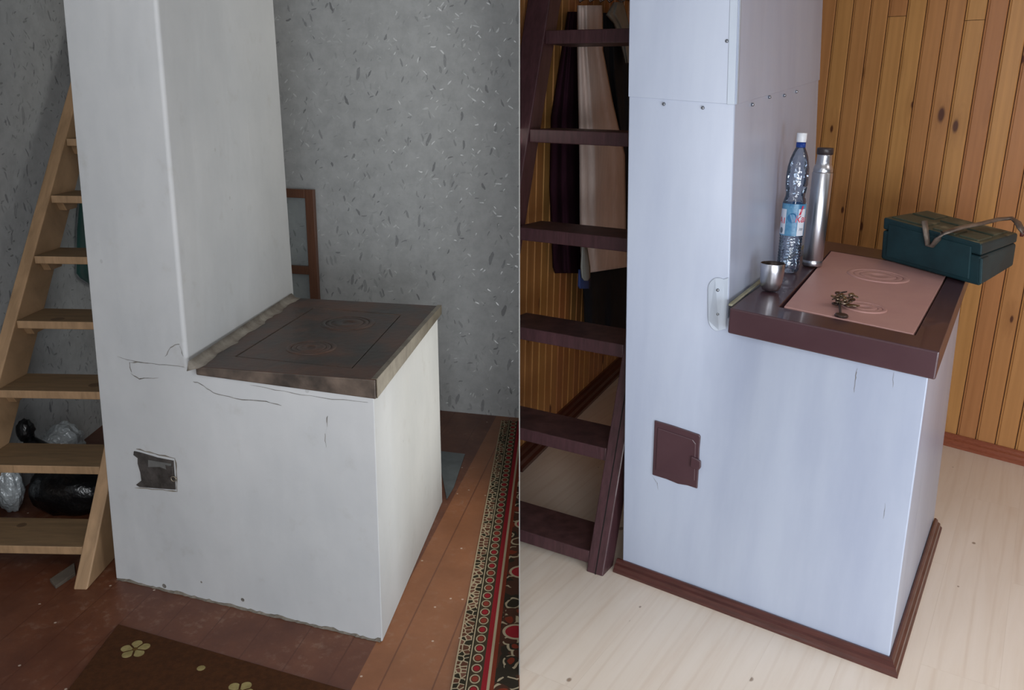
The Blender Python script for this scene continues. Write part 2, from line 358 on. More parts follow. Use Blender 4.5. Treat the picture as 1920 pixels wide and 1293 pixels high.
M['blackbag'] = simple('black_plastic_bag', '#0a0a0b', '#101012', 6, rough=.28, bump=.6, bscale=9, bdist=.03)
M['silverbag'] = simple('silver_foil_bag', '#c3c8ca', '#a3aaad', 8, rough=.30, metal=.2, bump=.8, bscale=13, bdist=.03)
# second room
M['pine'] = pine('varnished_knotty_pine', '#c78f56', '#ae7a45', '#7d4a22')
M['sheet'] = sheet('painted_sheet_metal', '#b2bbcd', '#a5aec3')
M['strip'] = sheet('galvanised_strip', '#a9b2bf', '#9da7b5', .38, .15, .3)
M['maroon'] = simple('maroon_gloss_paint', '#42292f', '#4a3137', 4, rough=.38, bump=.12, bscale=14, coat=.25)
M['maroon_w'] = simple('worn_maroon_ladder_paint', '#40272a', '#4e3035', 7, (10, 10, 1.5), rough=.45, bump=.25, bscale=14, coat=.15)
M['tread'] = simple('scuffed_maroon_tread', '#3a2426', '#573a3a', 6, (3, 3, 3), rough=.5, bump=.15)
M['pinkplate'] = simple('red_primer_iron_plate', '#b68a85', '#c0958d', 3, rough=.5, bump=.1, bscale=60)
M['dark'] = simple('black_gap', '#0c0908', '#120d0b', 5, rough=.9)
M['skirt'] = simple('brown_gloss_skirting', '#46241f', '#542c26', 6, (2, 2, 20), rough=.28, bump=.2, bscale=10, coat=.5)
M['skirt2'] = simple('reddish_wood_skirting', '#84452f', '#9a5840', 20, (3, 3, 30), rough=.3, bump=.2, coat=.4)
M['laminate'] = laminate('pale_wood_laminate')
M['zinc'] = simple('zinc_screw', '#b0b4ba', '#8a8f98', 30, rough=.3, metal=.9)
M['steel'] = brushed('brushed_steel', '#c3c3c8', .30)
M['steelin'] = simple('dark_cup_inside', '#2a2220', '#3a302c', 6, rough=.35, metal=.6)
M['blackpl'] = simple('black_plastic', '#2c2426', '#352c2d', 8, rough=.4)
M['white'] = simple('white_plastic', '#e4e6ea', '#d8dbe0', 8, rough=.35)
M['lblue'] = simple('blue_label_film', '#2f6f9c', '#5d93b4', 26, rough=.35, lo=.42, hi=.58)
M['lwhite'] = simple('white_label_panel', '#d9dde6', '#cfd5e0', 10, rough=.4)
M['lred'] = simple('red_label_print', '#c0304a', '#c93a55', 10, rough=.4)
M['lgrey'] = simple('grey_label_print', '#5d6a78', '#6d7a88', 10, rough=.4)
M['boxgreen'] = simple('dark_green_plastic_case', '#182e33', '#1e3a40', 8, rough=.55, spec=.3, bump=.25, bscale=60, bdist=.002)
M['boxtop'] = simple('faded_green_lid_top', '#43493a', '#8b876e', 11, (1, 1, 1), rough=.6, bump=.2, lo=.52, hi=.72)
M['handle'] = simple('scuffed_grey_handle', '#5a4d46', '#83776c', 16, rough=.4, metal=.3)
M['keys'] = simple('tarnished_key_metal', '#b3a48e', '#746858', 60, rough=.3, metal=.85)
M['keydark'] = simple('dark_key_metal', '#382b28', '#50403a', 60, rough=.4, metal=.5)
M['c_maroon'] = simple('dark_maroon_cloth', '#2b1620', '#351c28', 8, (6, 6, 1), rough=.95, spec=.1)
M['c_beige'] = simple('beige_cloth', '#dac6bd', '#ccb7ad', 8, (6, 6, 1), rough=.9, sheen=.2)
M['c_black'] = simple('black_cloth', '#121318', '#191a20', 8, rough=.9)
M['c_grey'] = simple('pale_grey_cloth', '#8b8d86', '#9c9c98', 8, rough=.9)
M['c_blue'] = simple('blue_cloth', '#2b3c70', '#34467c', 8, rough=.9)
M['c_dark'] = simple('dark_trouser_cloth', '#111218', '#16171e', 8, rough=.95)
M['ceiling'] = simple('whitewashed_ceiling', '#c8c6c0', '#bdbbb6', 4, rough=.9)
M['panel'] = simple('plain_hardboard_panel', '#8f8f8c', '#979794', 4, rough=.7)
t = NT('clear_blue_bottle'); nb = t.bump(t.noise(t.coord('Object'), 30, 2), .7, .008)
fr = t.n('Fresnel', {'IOR': 1.55, 'Normal': nb}).outputs[0]
tr_ = t.n('BsdfTransparent', {'Color': lin('#dfeaf5')}).outputs[0]; gs_ = t.n('BsdfGlossy', {'Color': (1, 1, 1, 1), 'Roughness': .06, 'Normal': nb}).outputs[0]
df_ = t.n('BsdfDiffuse', {'Color': lin('#7fa4d6')}).outputs[0]
m1 = t.n('MixShader', {0: .07, 1: tr_, 2: df_}).outputs[0]
m2 = t.n('MixShader', {0: t.math('ADD', t.math('MULTIPLY', fr, 1.0), .03, clamp=True), 1: m1, 2: gs_}).outputs[0]
t.t.links.new(m2, t.out.inputs[0]); M['pet'] = t.mat
t = NT('blue_neck'); M['neck'] = t.set(col='#2f56b0', rough=.1, trans=.6, ior=1.3)
t = NT('frame_glass'); M['glass'] = t.set(col='#b9c6c8', rough=.04, alpha=.16, spec=.6)

# ------------------------------------------------------------------ setting
ZC = 2.6
CUT_L = [(EYEP - PART_N * .0015, PART_N)]        # keep what lies left of the divider
CUT_R = [(EYEP + PART_N * .0015, -PART_N)]
# added divider between the rooms, end-on to the eye, keeps their light apart
def dpt(y, z): return V((-(PART_N.y * y + PART_N.z * (z - EYE)) / PART_N.x, y, z))
mb = MB(); h = PART_N * .0012
mb.hexa([dpt(2.05, 0) - h, dpt(2.05, 0) + h, dpt(5.3, 0) + h, dpt(5.3, 0) - h], [dpt(2.05, ZC) - h, dpt(2.05, ZC) + h, dpt(5.3, ZC) + h, dpt(5.3, ZC) - h])
struct(mb.build('added_divider', M['panel']))
mb = MB(); uvs = lambda p: ((p - OL).dot(LX), (p - OL).dot(LY))
ps = [V((-2.4, -1.5, 0)), V((.3, -1.5, 0)), V((.3, 4.9, 0)), V((-2.4, 4.9, 0))]
mb.hexa([p - UP * .06 for p in ps], ps)
mb.uv = {i: uvs(p) for i, p in enumerate(mb.v)}
struct(mb.build('floor_left', M['redfloor'], cut=[(EYEP, PART_N)]))
mb = MB(); uvs = lambda p: ((p - OR).dot(RX), (p - OR).dot(RY))
ps = [V((-.3, -1.5, 0)), V((4.6, -1.5, 0)), V((4.6, 5.6, 0)), V((-.3, 5.6, 0))]
mb.hexa([p - UP * .06 for p in ps], ps); mb.uv = {i: uvs(p) for i, p in enumerate(mb.v)}
struct(mb.build('floor_right', M['laminate'], cut=[(EYEP, -PART_N)]))
mb = MB(); mb.box(V((-2.4, -1.5, ZC)), V((7, 0, 0)), V((0, 7.2, 0)), V((0, 0, .05)))
struct(mb.build('ceiling', M['ceiling']))
# left room: side wall and back wall
LBW = onz(835, 770, 0); LBD = (onz(972, 783, 0) - LBW).normalized(); LBN = V((LBD.y, -LBD.x, 0))
XS = -1.985
def wall(name, p, d, s0, s1, n, z1, mat, cut=None, th=.06):
    mb = MB(); a, b = p + d * s0, p + d * s1
    mb.hexa([a, b, b - n * th, a - n * th], [q + UP * z1 for q in (a, b, b - n * th, a - n * th)])
    mb.uv = {i: ((q - p).dot(d), q.z) for i, q in enumerate(mb.v)}
    return struct(mb.build(name, mat, cut=cut))
wall('wall_back', LBW, LBD, -1.70, .6, LBN, ZC, M['osb'], CUT_L)
wall('wall_left', V((XS, 0, 0)), V((0, 1, 0)), -1.5, 4.55, V((1, 0, 0)), ZC, M['osb'])
# panel joint in the side wall
# right room: pine boards, real grooved boards
def boards(name, p, d, s0, s1, n, width, z1, mat, cut=None, ph=0.0, joints=()):
    mb = MB(); k = math.floor((s0 - ph) / width)
    while ph + k * width < s1:
        a, b = ph + k * width, ph + (k + 1) * width; k += 1
        e = [(a + .0022, -.010), (a + .0022, -.0045), (a + .0095, -.0035), (a + .0125, 0), (b - .0045, 0), (b - .0022, -.0035), (b - .0022, -.010)]
        cuts = [0.0] + [j[1] for j in joints if abs(j[0] - (k - 1)) < .5] + [z1]
        for z0, zz in zip(cuts[:-1], cuts[1:]):
            m = len(e); vs = [p + d * s + n * o + UP * (z0 + .001) for s, o in e] + [p + d * s + n * o + UP * (zz - .001) for s, o in e]
            mb.add(vs, [(i, i + 1, m + i + 1, m + i) for i in range(m - 1)], 0, [(s, z0) for s, o in e] + [(s, zz) for s, o in e])
    a, b = p + d * s0, p + d * s1
    nb = len(mb.v)
    mb.hexa([a - n * .0095, b - n * .0095, b - n * .06, a - n * .06], [q + UP * z1 for q in (a - n * .0095, b - n * .0095, b - n * .06, a - n * .06)], 1)
    for i in range(nb, len(mb.v)): mb.uv[i] = (0, 0)
    return struct(mb.build(name, [mat, M['groove']], cut=cut, merge=False))
M['groove'] = simple('dark_board_groove', '#3a1c0c', '#44220f', 6, rough=.8)
RB0, RB1 = onz(1775, 830, 0), onz(1920, 868, 0); RBD = (RB1 - RB0).normalized(); RBN = V((RBD.y, -RBD.x, 0))
if RBN.dot(EYEP - RB0) < 0: RBN = -RBN
RS0, RS1 = onz(975, 865, 0), onz(1158, 690, 0); RSD = (RS1 - RS0).normalized(); RSN = V((RSD.y, -RSD.x, 0))
if RSN.dot(RW(0, 0, 0) - RS0) < 0: RSN = -RSN
den = RBD.x * RSD.y - RBD.y * RSD.x; dd = RS0 - RB0
SB = (dd.x * RSD.y - dd.y * RSD.x) / den; CORN = RB0 + RBD * SB; SS = (CORN - RS0).dot(RSD)
bs = [(onpl(u, 100, RB0, RBN) - RB0).dot(RBD) for u in (1557, 1593, 1627, 1659, 1694, 1730, 1764, 1801, 1839, 1878, 1917)]
bw = (bs[-1] - bs[0]) / 10
jz = onpl(1675, 31, RB0, RBN).z; jz2 = onpl(1822, 38, RB0, RBN).z; kk = lambda u, v: math.floor(((onpl(u, v, RB0, RBN) - RB0).dot(RBD) - bs[0]) / bw)
boards('wall_right', RB0, RBD, SB, 1.9, RBN, bw, ZC, M['pine'], ph=bs[0], joints=[(kk(1675, 31), jz), (kk(1815, 38), jz2)])
boards('wall_side', RS0, RSD, -.06, SS, RSN, bw, ZC, M['pine'], CUT_R, ph=.03)

SKP = [(0, 0), (.036, 0), (.036, .010), (.029, .017), (.026, .028), (.017, .033), (.014, .042), (.007, .048), (0, .048)]
def skirt_run(name, mat, pts, outs, prof, parent=None, cut=None, sc=1.0, caps=True):
    mb = MB(); m = len(prof); vs, fs = [], []
    for p, o in zip(pts, outs):
        for d, z in prof: vs.append(p + o * d * sc + UP * z * sc)
    for i in range(len(pts) - 1):
        for k in range(m):
            fs.append((i * m + k, i * m + (k + 1) % m, (i + 1) * m + (k + 1) % m, (i + 1) * m + k))
    fs += [tuple(range(m)), tuple(range((len(pts) - 1) * m, len(pts) * m))[::-1]]
    mb.add(vs, fs); return mb.build(name, mat, parent, cut=cut)
struct(skirt_run('baseboard_right', M['skirt2'], [lerp(RB0, RB1, -3.0), RB0 + RBD * 1.9], [RBN, RBN], [(0, .0005)] + SKP[1:], sc=1.15))
struct(skirt_run('baseboard_side', M['skirt'], [RS0 - RSD * .1, CORN - RSD * .06], [RSN, RSN], [(0, .0005)] + SKP[1:], sc=1.5, cut=CUT_R))

# ------------------------------------------------------------------ brick stoves
def stove_body(A0, B0, E0, Cf, Bt, Et, Cb, uA, uC, uCb, zt, mat, parent, name, bevel, dsh=V(), soft=1.0):
    At = edge_top(A0, *uA, zt); Ct = edge_top(Cf, *uC, zt); Cbt = edge_top(Cb, *uCb, zt)
    D0 = A0 + (E0 - B0) + dsh; Dt = At + (Cbt - Ct) + dsh; print(name, 'lean', At - A0, Ct - Cf, Cbt - Cb, Bt - B0)
    A1 = lerp(A0, At, (Cf.z - A0.z) / (zt - A0.z)); D1 = lerp(D0, Dt, (Cb.z - D0.z) / (zt - D0.z))
    k = (Cf - A1).length / (Bt - A1).length; C0 = lerp(A0, B0, k); Cb0 = lerp(D0, E0, k)
    mb = MB(); nx, nw, ny, nz, nh = 4, 6, 8, 8, 12
    P = [(A0, C0, Cf, A1, nx, nz), (C0, B0, Bt, Cf, nw, nz), (B0, E0, Et, Bt, ny, nz), (E0, Cb0, Cb, Et, nw, nz), (Cb0, D0, D1, Cb, nx, nz), (D0, A0, A1, D1, ny, nz),
         (Cf, Bt, Et, Cb, nw, ny), (A1, Cf, Ct, At, nx, nh), (Cf, Cb, Cbt, Ct, ny, nh), (Cb, D1, Dt, Cbt, nx, nh), (D1, A1, At, Dt, ny, nh), (At, Ct, Cbt, Dt, nx, ny), (A0, C0, Cb0, D0, nx, ny), (C0, B0, E0, Cb0, nw, ny)]
    for a, b, c, d, i, j in P: mb.grid(a, b, c, d, i, j)
    bvh = BVHTree.FromPolygons(mb.v, mb.f)
    o = mb.build(name, mat, parent, smooth=True, bevel=bevel, seg=4, ang=40)
    bm = bmesh.new(); bm.from_mesh(o.data); lay = bm.edges.layers.float.new('bevel_weight_edge'); bb = V(parent['_b'])
    ax = (Ct - Cf).normalized()
    for e in bm.edges:
        if len(e.link_faces) == 2 and e.calc_face_angle(0) > rad(40):
            w = .22
            if all(((q.co + bb - Cf) - ax * (q.co + bb - Cf).dot(ax)).length < 1e-4 and q.co.z + bb.z > Cf.z - 1e-4 for q in e.verts): w = soft
            e[lay] = w
    bm.to_mesh(o.data); bm.free(); o.modifiers['bevel'].limit_method = 'WEIGHT'
    wn = o.modifiers.new('wn', 'WEIGHTED_NORMAL'); wn.keep_sharp = False
    return o, bvh, dict(A0=A0, At=At, Ct=Ct, Cf=Cf, Cb=Cb, Cbt=Cbt, A1=A1, C0=C0, B0=B0, E0=E0, D0=D0)
def cast(bvh, u, v):
    d = ray(u, v).normalized(); p, n, i, t = bvh.ray_cast(EYEP, d)
    if n.dot(d) > 0: n = -n
    return p, n
def patch(bvh, pix, out, thick, inset=0.0):             # outline on a surface given a real thickness
    q = [cast(bvh, *p) for p in pix]; n = sum((k[1] for k in q), V()).normalized()
    mb = MB(); mb.prism([p + n * (out - thick) for p, _ in q], n * thick); return mb, n
def ribbon(bvh, pix, w):                                # a hairline crack following the surface
    mb = MB(); vs, fs = [], []; L = []
    for (u0, v0), (u1, v1) in zip(pix[:-1], pix[1:]):
        for k in range(4): L.append((u0 + (u1 - u0) * k / 4 + random.uniform(-1.1, 1.1), v0 + (v1 - v0) * k / 4 + random.uniform(-1.1, 1.1)))
    L.append(pix[-1])
    for i, (u, v) in enumerate(L):
        p, n = cast(bvh, u, v); ww = w * .7 * random.uniform(.25, 1.0) * (.3 if i in (0, len(L) - 1) else 1)
        dz = UP - n * n.z; dz.normalize(); dx = n.cross(dz)
        t = V((1, 0, 0)); a = L[max(0, i - 1)]; b = L[min(len(L) - 1, i + 1)]; s = (dz if abs(b[0] - a[0]) > abs(b[1] - a[1]) else dx)
        vs += [p + n * .0008 + s * ww, p + n * .0008 - s * ww]
        if i: fs.append((2 * i - 2, 2 * i - 1, 2 * i + 1, 2 * i))
    return mb.add(vs, fs)
def framed_top(outer, inner, thick, depth=.014):
    mb = MB(); o, i = list(outer), list(inner); th4 = thick if isinstance(thick, (list, tuple)) else [thick] * 4; ob = [p - UP * th4[k] for k, p in enumerate(o)]; ib = [p - UP * depth for p in i]
    mb.add(o + i + ob + ib, [(k, (k + 1) % 4, 4 + (k + 1) % 4, 4 + k) for k in range(4)] + [(k, (k + 1) % 4, 8 + (k + 1) % 4, 8 + k) for k in range(4)] +
           [(4 + k, 4 + (k + 1) % 4, 12 + (k + 1) % 4, 12 + k) for k in range(4)] + [(12, 13, 14, 15), (8, 9, 10, 11)])
    return mb
def shrink(q, d):
    c = sum(q, V()) / 4; return [p + (c - p).normalized() * d * 1.4 for p in q]
def plane_of(a, b, c):
    n = (b - a).cross(c - a).normalized(); return a, (n if n.z > 0 else -n)

# ---- stove of the left room
base = LW(.4, .4, 0)
stL = thing('masonry_stove', base, 'whitewashed masonry stove with tall chimney and bare sooty iron cooktop, standing on red floor', 'stove')
zt = .806
pk = lambda u, v: onz(u, v, zt)
A0, B0, E0 = onz(218, 1084, 0), onz(717, 1203, 0), onz(829.5, 941, 0)
Cf, Cb = onz(351, 688, .80), onz(551, 558, .80)
inn = LX * .006
Bt, Et = onz(701, 716, .80) - LX * .004 + LY * .006, onz(824, 574, .80) - LX * .006 - LY * .01
bodyL, bvL, gL = stove_body(A0, B0, E0, Cf, Bt, Et, Cb, (118, 0), (293, 0), (512, 0), ZC, M['plaster'], stL, 'plastered_body', .015)
outer = [pk(366, 687), pk(704, 712), pk(826, 573), pk(553, 558)]
inner = [pk(440, 668), pk(660, 690), pk(752, 590), pk(588, 576)]
ft = framed_top(outer, inner, [.026, .058, .034, .026]); hf = ft.build('hearth_frame', [M['iron_frame'], M['iron']], stL, bevel=.004, seg=2)
for f in hf.data.polygons:
    if f.normal.z > .8: f.material_index = 1
q = shrink(inner, .004); mb = MB(); mb.hexa([p - UP * .013 for p in q], [p - UP * .001 for p in q]); plL = mb.build('cooking_plate', M['iron'], stL, bevel=.002)
plL['_b'] = list(base)
def burner(c, n, r, parent, mat, zoff=0.0, hole=True):
    def ringo(name, r0, r1, hgt):
        mb = MB(); prof = [(r0, 0), (r0, hgt - .0012), (r0 + .0012, hgt), (r1 - .0025, hgt), (r1, hgt - .0018), (r1, 0)]
        mb.lathe(prof, c, 48, n, cap=False); return mb.build(name, mat, parent, smooth=True)
    ringo('burner_ring', r * .80, r, .0036); ringo('burner_ring', r * .60, r * .785, .0030)
    mb = MB(); mb.lathe([(r * .585, 0), (r * .585, .002), (r * .56, .0032), (r * .2, .0032), (r * .17, .001), (.0001, .0008)], c, 48, n); mb.build('burner_lid', mat, parent, smooth=True)
burner(onz(584, 652, zt - .002), UP, .078, plL, M['iron'])
burner(onz(652, 606, zt - .002), UP, .094, plL, M['iron'])
# angle iron along the right edge
e0, e1 = outer[1], outer[2]; d = (e1 - e0).normalized(); sd = V((d.y, -d.x, 0))
mb = MB(); mb.hexa([e0 + sd * .0015 - UP * .054, e1 + sd * .0015 - UP * .031, e1 + sd * .0045 - UP * .031, e0 + sd * .0045 - UP * .054], [e0 + sd * .0015 + UP * .003, e1 + sd * .0015 + UP * .003, e1 + sd * .0045 + UP * .003, e0 + sd * .0045 + UP * .003]); mb.box(e0 - sd * .012 + UP * .0005, e1 - e0, sd * .0165, UP * .003)
mb.build('edge_angle', M['steel_edge'], stL, bevel=.001)
# mud fillet between chimney and cooktop
mb = MB(); a, b = onz(362, 690, zt), onz(553, 559, zt); dn = (b - a).normalized(); sd = V((dn.y, -dn.x, 0)); vs, fs = [], []
for i in range(31):
    p = lerp(a, b, i / 30); w = .020 + .006 * math.sin(i * .9) + .004 * math.sin(i * 2.3) + random.uniform(-.002, .002)
    vs += [p - sd * .012 + UP * .020, p + sd * .002 + UP * .005, p + sd * max(w * .9, .010) + UP * .0006, p - sd * .02 - UP * .01]
    if i: fs += [(4 * i - 4 + k, 4 * i - 4 + (k + 1) % 4, 4 * i + (k + 1) % 4, 4 * i + k) for k in range(4)]
fs += [(0, 1, 2, 3), (120, 121, 122, 123)]
mb.add(vs, fs); mb.build('mud_fillet', M['mud'], stL, smooth=True)
# soot door, let into the front
sd_ = patch(bvL, [(252, 845), (262, 847), (296, 857), (326, 863), (327, 880), (330, 917), (300, 915), (262, 912), (256, 908), (266, 900), (264, 885), (259, 868), (259, 858), (251, 852)], .003, .012)[0].build('soot_door', M['soot_door'], stL, bevel=.001)
patch(bvL, [(280, 861), (322, 868), (322, 882), (302, 874), (280, 874)], .005, .004)[0].build('door_flap', simple('grey_flap', '#5d5d5b', '#6a6a67', 20, rough=.6), sd_)
p, n = cast(bvL, 328, 896)
mb = MB(); mb.tube([p + n * .006 + (LX * math.cos(a) + UP * math.sin(a)) * .008 for a in [2 * PI * k / 16 for k in range(16)]], .0022, 8, True); mb.build('door_ring', M['steel_edge'], sd_, smooth=True)
patch(bvL, [(313, 870), (326, 873), (327, 890), (318, 893)], .008, .008)[0].build('latch', M['soot_door'], sd_, bevel=.002)
for pts in ([(256, 841), (290, 850), (329, 859)], [(329, 859), (331, 890), (333, 922)], [(333, 922), (295, 917), (253, 914)]):
    ribbon(bvL, pts, .0045).build('door_rim', M['mud'], sd_)
for pts, w in (([(221, 668), (245, 676), (300, 683), (346, 688)], .0022), ([(246, 698), (244, 680), (262, 678)], .0035), ([(246, 700), (262, 710), (298, 708)], .0028), ([(310, 668), (320, 650), (336, 644), (344, 668)], .0022),
               ([(362, 714), (378, 720), (400, 735), (440, 747), (500, 752), (528, 760)], .002), ([(470, 722), (530, 733), (600, 745), (690, 754)], .0016), ([(614, 778), (614, 800)], .0022), ([(609, 812), (612, 838)], .0015)):
    ribbon(bvL, pts, w).build('plaster_crack', M['crack'], stL)
for (u, v, r) in ((308, 1098, .010), (378, 1091, .007), (455, 1124, .008)):
    p, n = cast(bvL, u, v); mb = MB(); mb.lathe([(r, -.004), (r * .8, .0005), (.0001, .0008)], p, 9, n); mb.build('plaster_chip', M['crack'], stL)

# ragged dirty edge where the plaster meets the boards
mb = MB(); vs, fs = [], []
for i in range(90):
    k = i / 89; u = 221 + (714 - 221) * k; v = 1084 + (1201 - 1084) * k
    p, n = cast(bvL, u, v - 2); q = p.copy(); q.z = .0006; hgt = .002 + .005 * random.random() ** 2 + .006 * max(0, math.sin(i * .37)) ** 3
    vs += [q - n * .002, q + n * (.004 + .005 * random.random()), q + n * .0012 + UP * hgt, q - n * .002 + UP * hgt]
    if i: fs += [(4 * i - 4 + k2, 4 * i - 4 + (k2 + 1) % 4, 4 * i + (k2 + 1) % 4, 4 * i + k2) for k2 in range(4)]
fs += [(0, 1, 2, 3), (356, 357, 358, 359)]
mb.add(vs, fs); mb.build('dirty_foot', simple('dirty_render', '#5f584f', '#7d766c', 40, rough=.95), stL)
# ---- stove of the right room
base = RW(.45, .4, 0)
stR = thing('metal_clad_stove', base, 'stove and chimney clad in pale painted sheet metal with maroon lid, standing on laminate floor', 'stove')
LF, RF, LB = onz(1368, 577, .974), onz(1762, 660, .945), onz(1542, 450, 1.0)
RBk = RF + (LB - LF)
LP, LN = plane_of(LF, RF, LB)
lid = lambda u, v: onpl(u, v, LP, LN)
A0 = onz(1168, 1050, .038); B0 = onz(1668, 1232, .038); E0 = onz(1752, 972, .038)
for p in (A0, B0, E0): p.z = 0
Cf = onz(1367, 577, .957); Cb = lid(1524, 450) - UP * .002
zf = z_at(RF.x, RF.y, 713); TH = RF.z - zf
Bt = RF - RX * .018 + RY * .012 - UP * (TH - .006); Et = RBk - RX * .018 - RY * .02 - UP * (TH - .006)
bodyR, bvR, gR = stove_body(A0, B0, E0, Cf - UP * .03, Bt, Et, Cb - UP * .03, (1181, 0), (1384, 0), (1541, 0), ZC, M['sheet'], stR, 'sheet_metal_body', .02, RX * .15, .25)
outer = [LF, RF, RBk, LB]
inner = [lid(1461, 575), lid(1716, 628), lid(1782, 508), lid(1557, 470)]
framed_top(outer, inner, TH, .02).build('lid_frame', [M['maroon']], stR, bevel=.005, seg=2)
q = [inner[0] + RX * .012 + RY * .01, inner[1] - RX * .005 + RY * .006, inner[2] - RX * .006 - RY * .008, inner[3] + RX * .006 - RY * .014]
mb = MB(); mb.hexa([p - UP * .019 for p in q], [p + UP * .0015 for p in q]); plR = mb.build('cooking_plate', M['pinkplate'], stR, bevel=.002)
burner(lid(1646, 518) + LN * .0012, LN, .104, plR, M['pinkplate'])
burner(lid(1620, 577) + LN * .0012, LN, .066, plR, M['pinkplate'])
a, b = lid(1369, 574), lid(1520, 453); sdv = (b - a).normalized(); mb = MB()
mb.box(a - RX * .006 + UP * .0005, b - a, RX * .012, UP * .007); mb.build('caulk_bead', simple('cream_caulk', '#8c8a74', '#a09c86', 30, rough=.8), stR, bevel=.002)
# upper cladding overlap, corner strip, repair patch, screws
def on_edge(a, b, v):
    lo, hi = 0.0, 1.0
    for _ in range(40):
        m = (lo + hi) / 2
        if uv(lerp(a, b, m))[1] > v: lo = m
        else: hi = m
    return lo
def panel(a0, b0, b1, a1, out, th):
    n = (b0 - a0).cross(a1 - a0).normalized()
    if n.dot(EYEP - a0) < 0: n = -n
    mb = MB(); lo = [p + n * (out - th) for p in (a0, b0, b1, a1)]; hi = [p + n * out for p in (a0, b0, b1, a1)]; mb.hexa(lo, hi); return mb
tA, tC, tB = on_edge(gR['A1'], gR['At'], 181), on_edge(gR['Cf'], gR['Ct'], 196), on_edge(gR['Cb'], gR['Cbt'], 150)
a0, c0, b0 = lerp(gR['A1'], gR['At'], tA), lerp(gR['Cf'], gR['Ct'], tC), lerp(gR['Cb'], gR['Cbt'], tB)
zq = ZC - .001
def trim(p): p = p.copy(); p.z = zq; return p
panel(a0, c0, trim(gR['Ct']), trim(gR['At']), .004, .006).build('upper_cladding', M['sheet'], stR, bevel=.001)
panel(c0, b0, trim(gR['Cbt']), trim(gR['Ct']), .004, .006).build('upper_cladding', M['sheet'], stR, bevel=.001)
fx = (gR['A1'] - gR['Cf']).normalized(); ctop = trim(gR['Ct'])
mb = panel(c0 + fx * .022, c0, ctop, ctop + fx * .022, .0065, .0022); m2 = panel(c0, c0 - (c0 - b0).normalized() * .014, ctop - (c0 - b0).normalized() * .014, ctop, .0065, .0022)
mb.add(m2.v, m2.f); mb.build('corner_strip', M['strip'], stR, bevel=.0008)
outl = [(1366, 520)] + [(1347 + 20 * math.cos(a), 543 - 23 * math.sin(a)) for a in [rad(60 + 12 * k) for k in range(11)]] + [(1345 + 18 * math.cos(a), 590 - 30 * math.sin(a)) for a in [rad(190 + 10 * k) for k in range(10)]] + [(1361, 616)]
pb = patch(bvR, outl, .0035, .003)[0].build('repair_patch', M['strip'], stR, bevel=.001)
def screw(u, v, parent, off=.004, r=.0052):
    p, n = cast(bvR, u, v); mb = MB(); mb.lathe([(r, off - .004), (r, off + .001), (r * .7, off + .004), (.0001, off + .005)], p, 14, n); mb.build('screw', M['zinc'], parent, smooth=True)
screw(1346, 543, pb, .004); screw(1346, 588, pb, .004)
for u, v in ((1245, 195), (1318, 202), (1363, 77), (1409, 196), (1441, 182), (1469, 179), (1492, 172)): screw(u, v, stR)
# cleaning hatch
hd = patch(bvR, [(1228, 787), (1262, 797), (1312, 814), (1314, 818), (1312, 840), (1311, 870), (1308, 915), (1290, 909), (1272, 906), (1250, 897), (1224, 889), (1226, 840)], .006, .010)[0].build('cleaning_hatch', M['maroon'], stR, bevel=.0025)
patch(bvR, [(1234, 800), (1300, 822), (1306, 830), (1304, 900), (1230, 879)], .009, .005)[0].build('hatch_panel', M['maroon'], hd, bevel=.003)
patch(bvR, [(1298, 852), (1310, 858), (1316, 862), (1316, 874), (1311, 880), (1296, 872)], .017, .011)[0].build('latch', M['maroon'], hd, bevel=.003)
# rust runs under the lid
for pts, w in (([(1607, 690), (1605, 708), (1602, 735)], .0016), ([(1676, 698), (1674, 726)], .0012), ([(1660, 942), (1656, 972)], .001), ([(1730, 880), (1722, 940), (1713, 1000)], .0014), ([(1224, 893), (1232, 905), (1235, 918)], .0012)):
    ribbon(bvR, pts, w).build('scratch', M['crack'], stR)
# skirting round the foot
fo = (gR['B0'] - gR['A0']).normalized(); fn = V((fo.y, -fo.x, 0)); ro = (gR['E0'] - gR['B0']).normalized(); rn = V((ro.y, -ro.x, 0))
mit = (fn + rn) / (1 + fn.dot(rn))
SK2 = [(.0, .001)] + SKP[1:]
skirt_run('front_skirting', M['skirt'], [gR['A0'] - fo * .02, gR['B0'] + V()], [fn, mit], SK2, stR, sc=.86)
skirt_run('side_skirting', M['skirt'], [gR['B0'] + V(), gR['E0']], [mit, rn], SK2, stR, sc=.86)

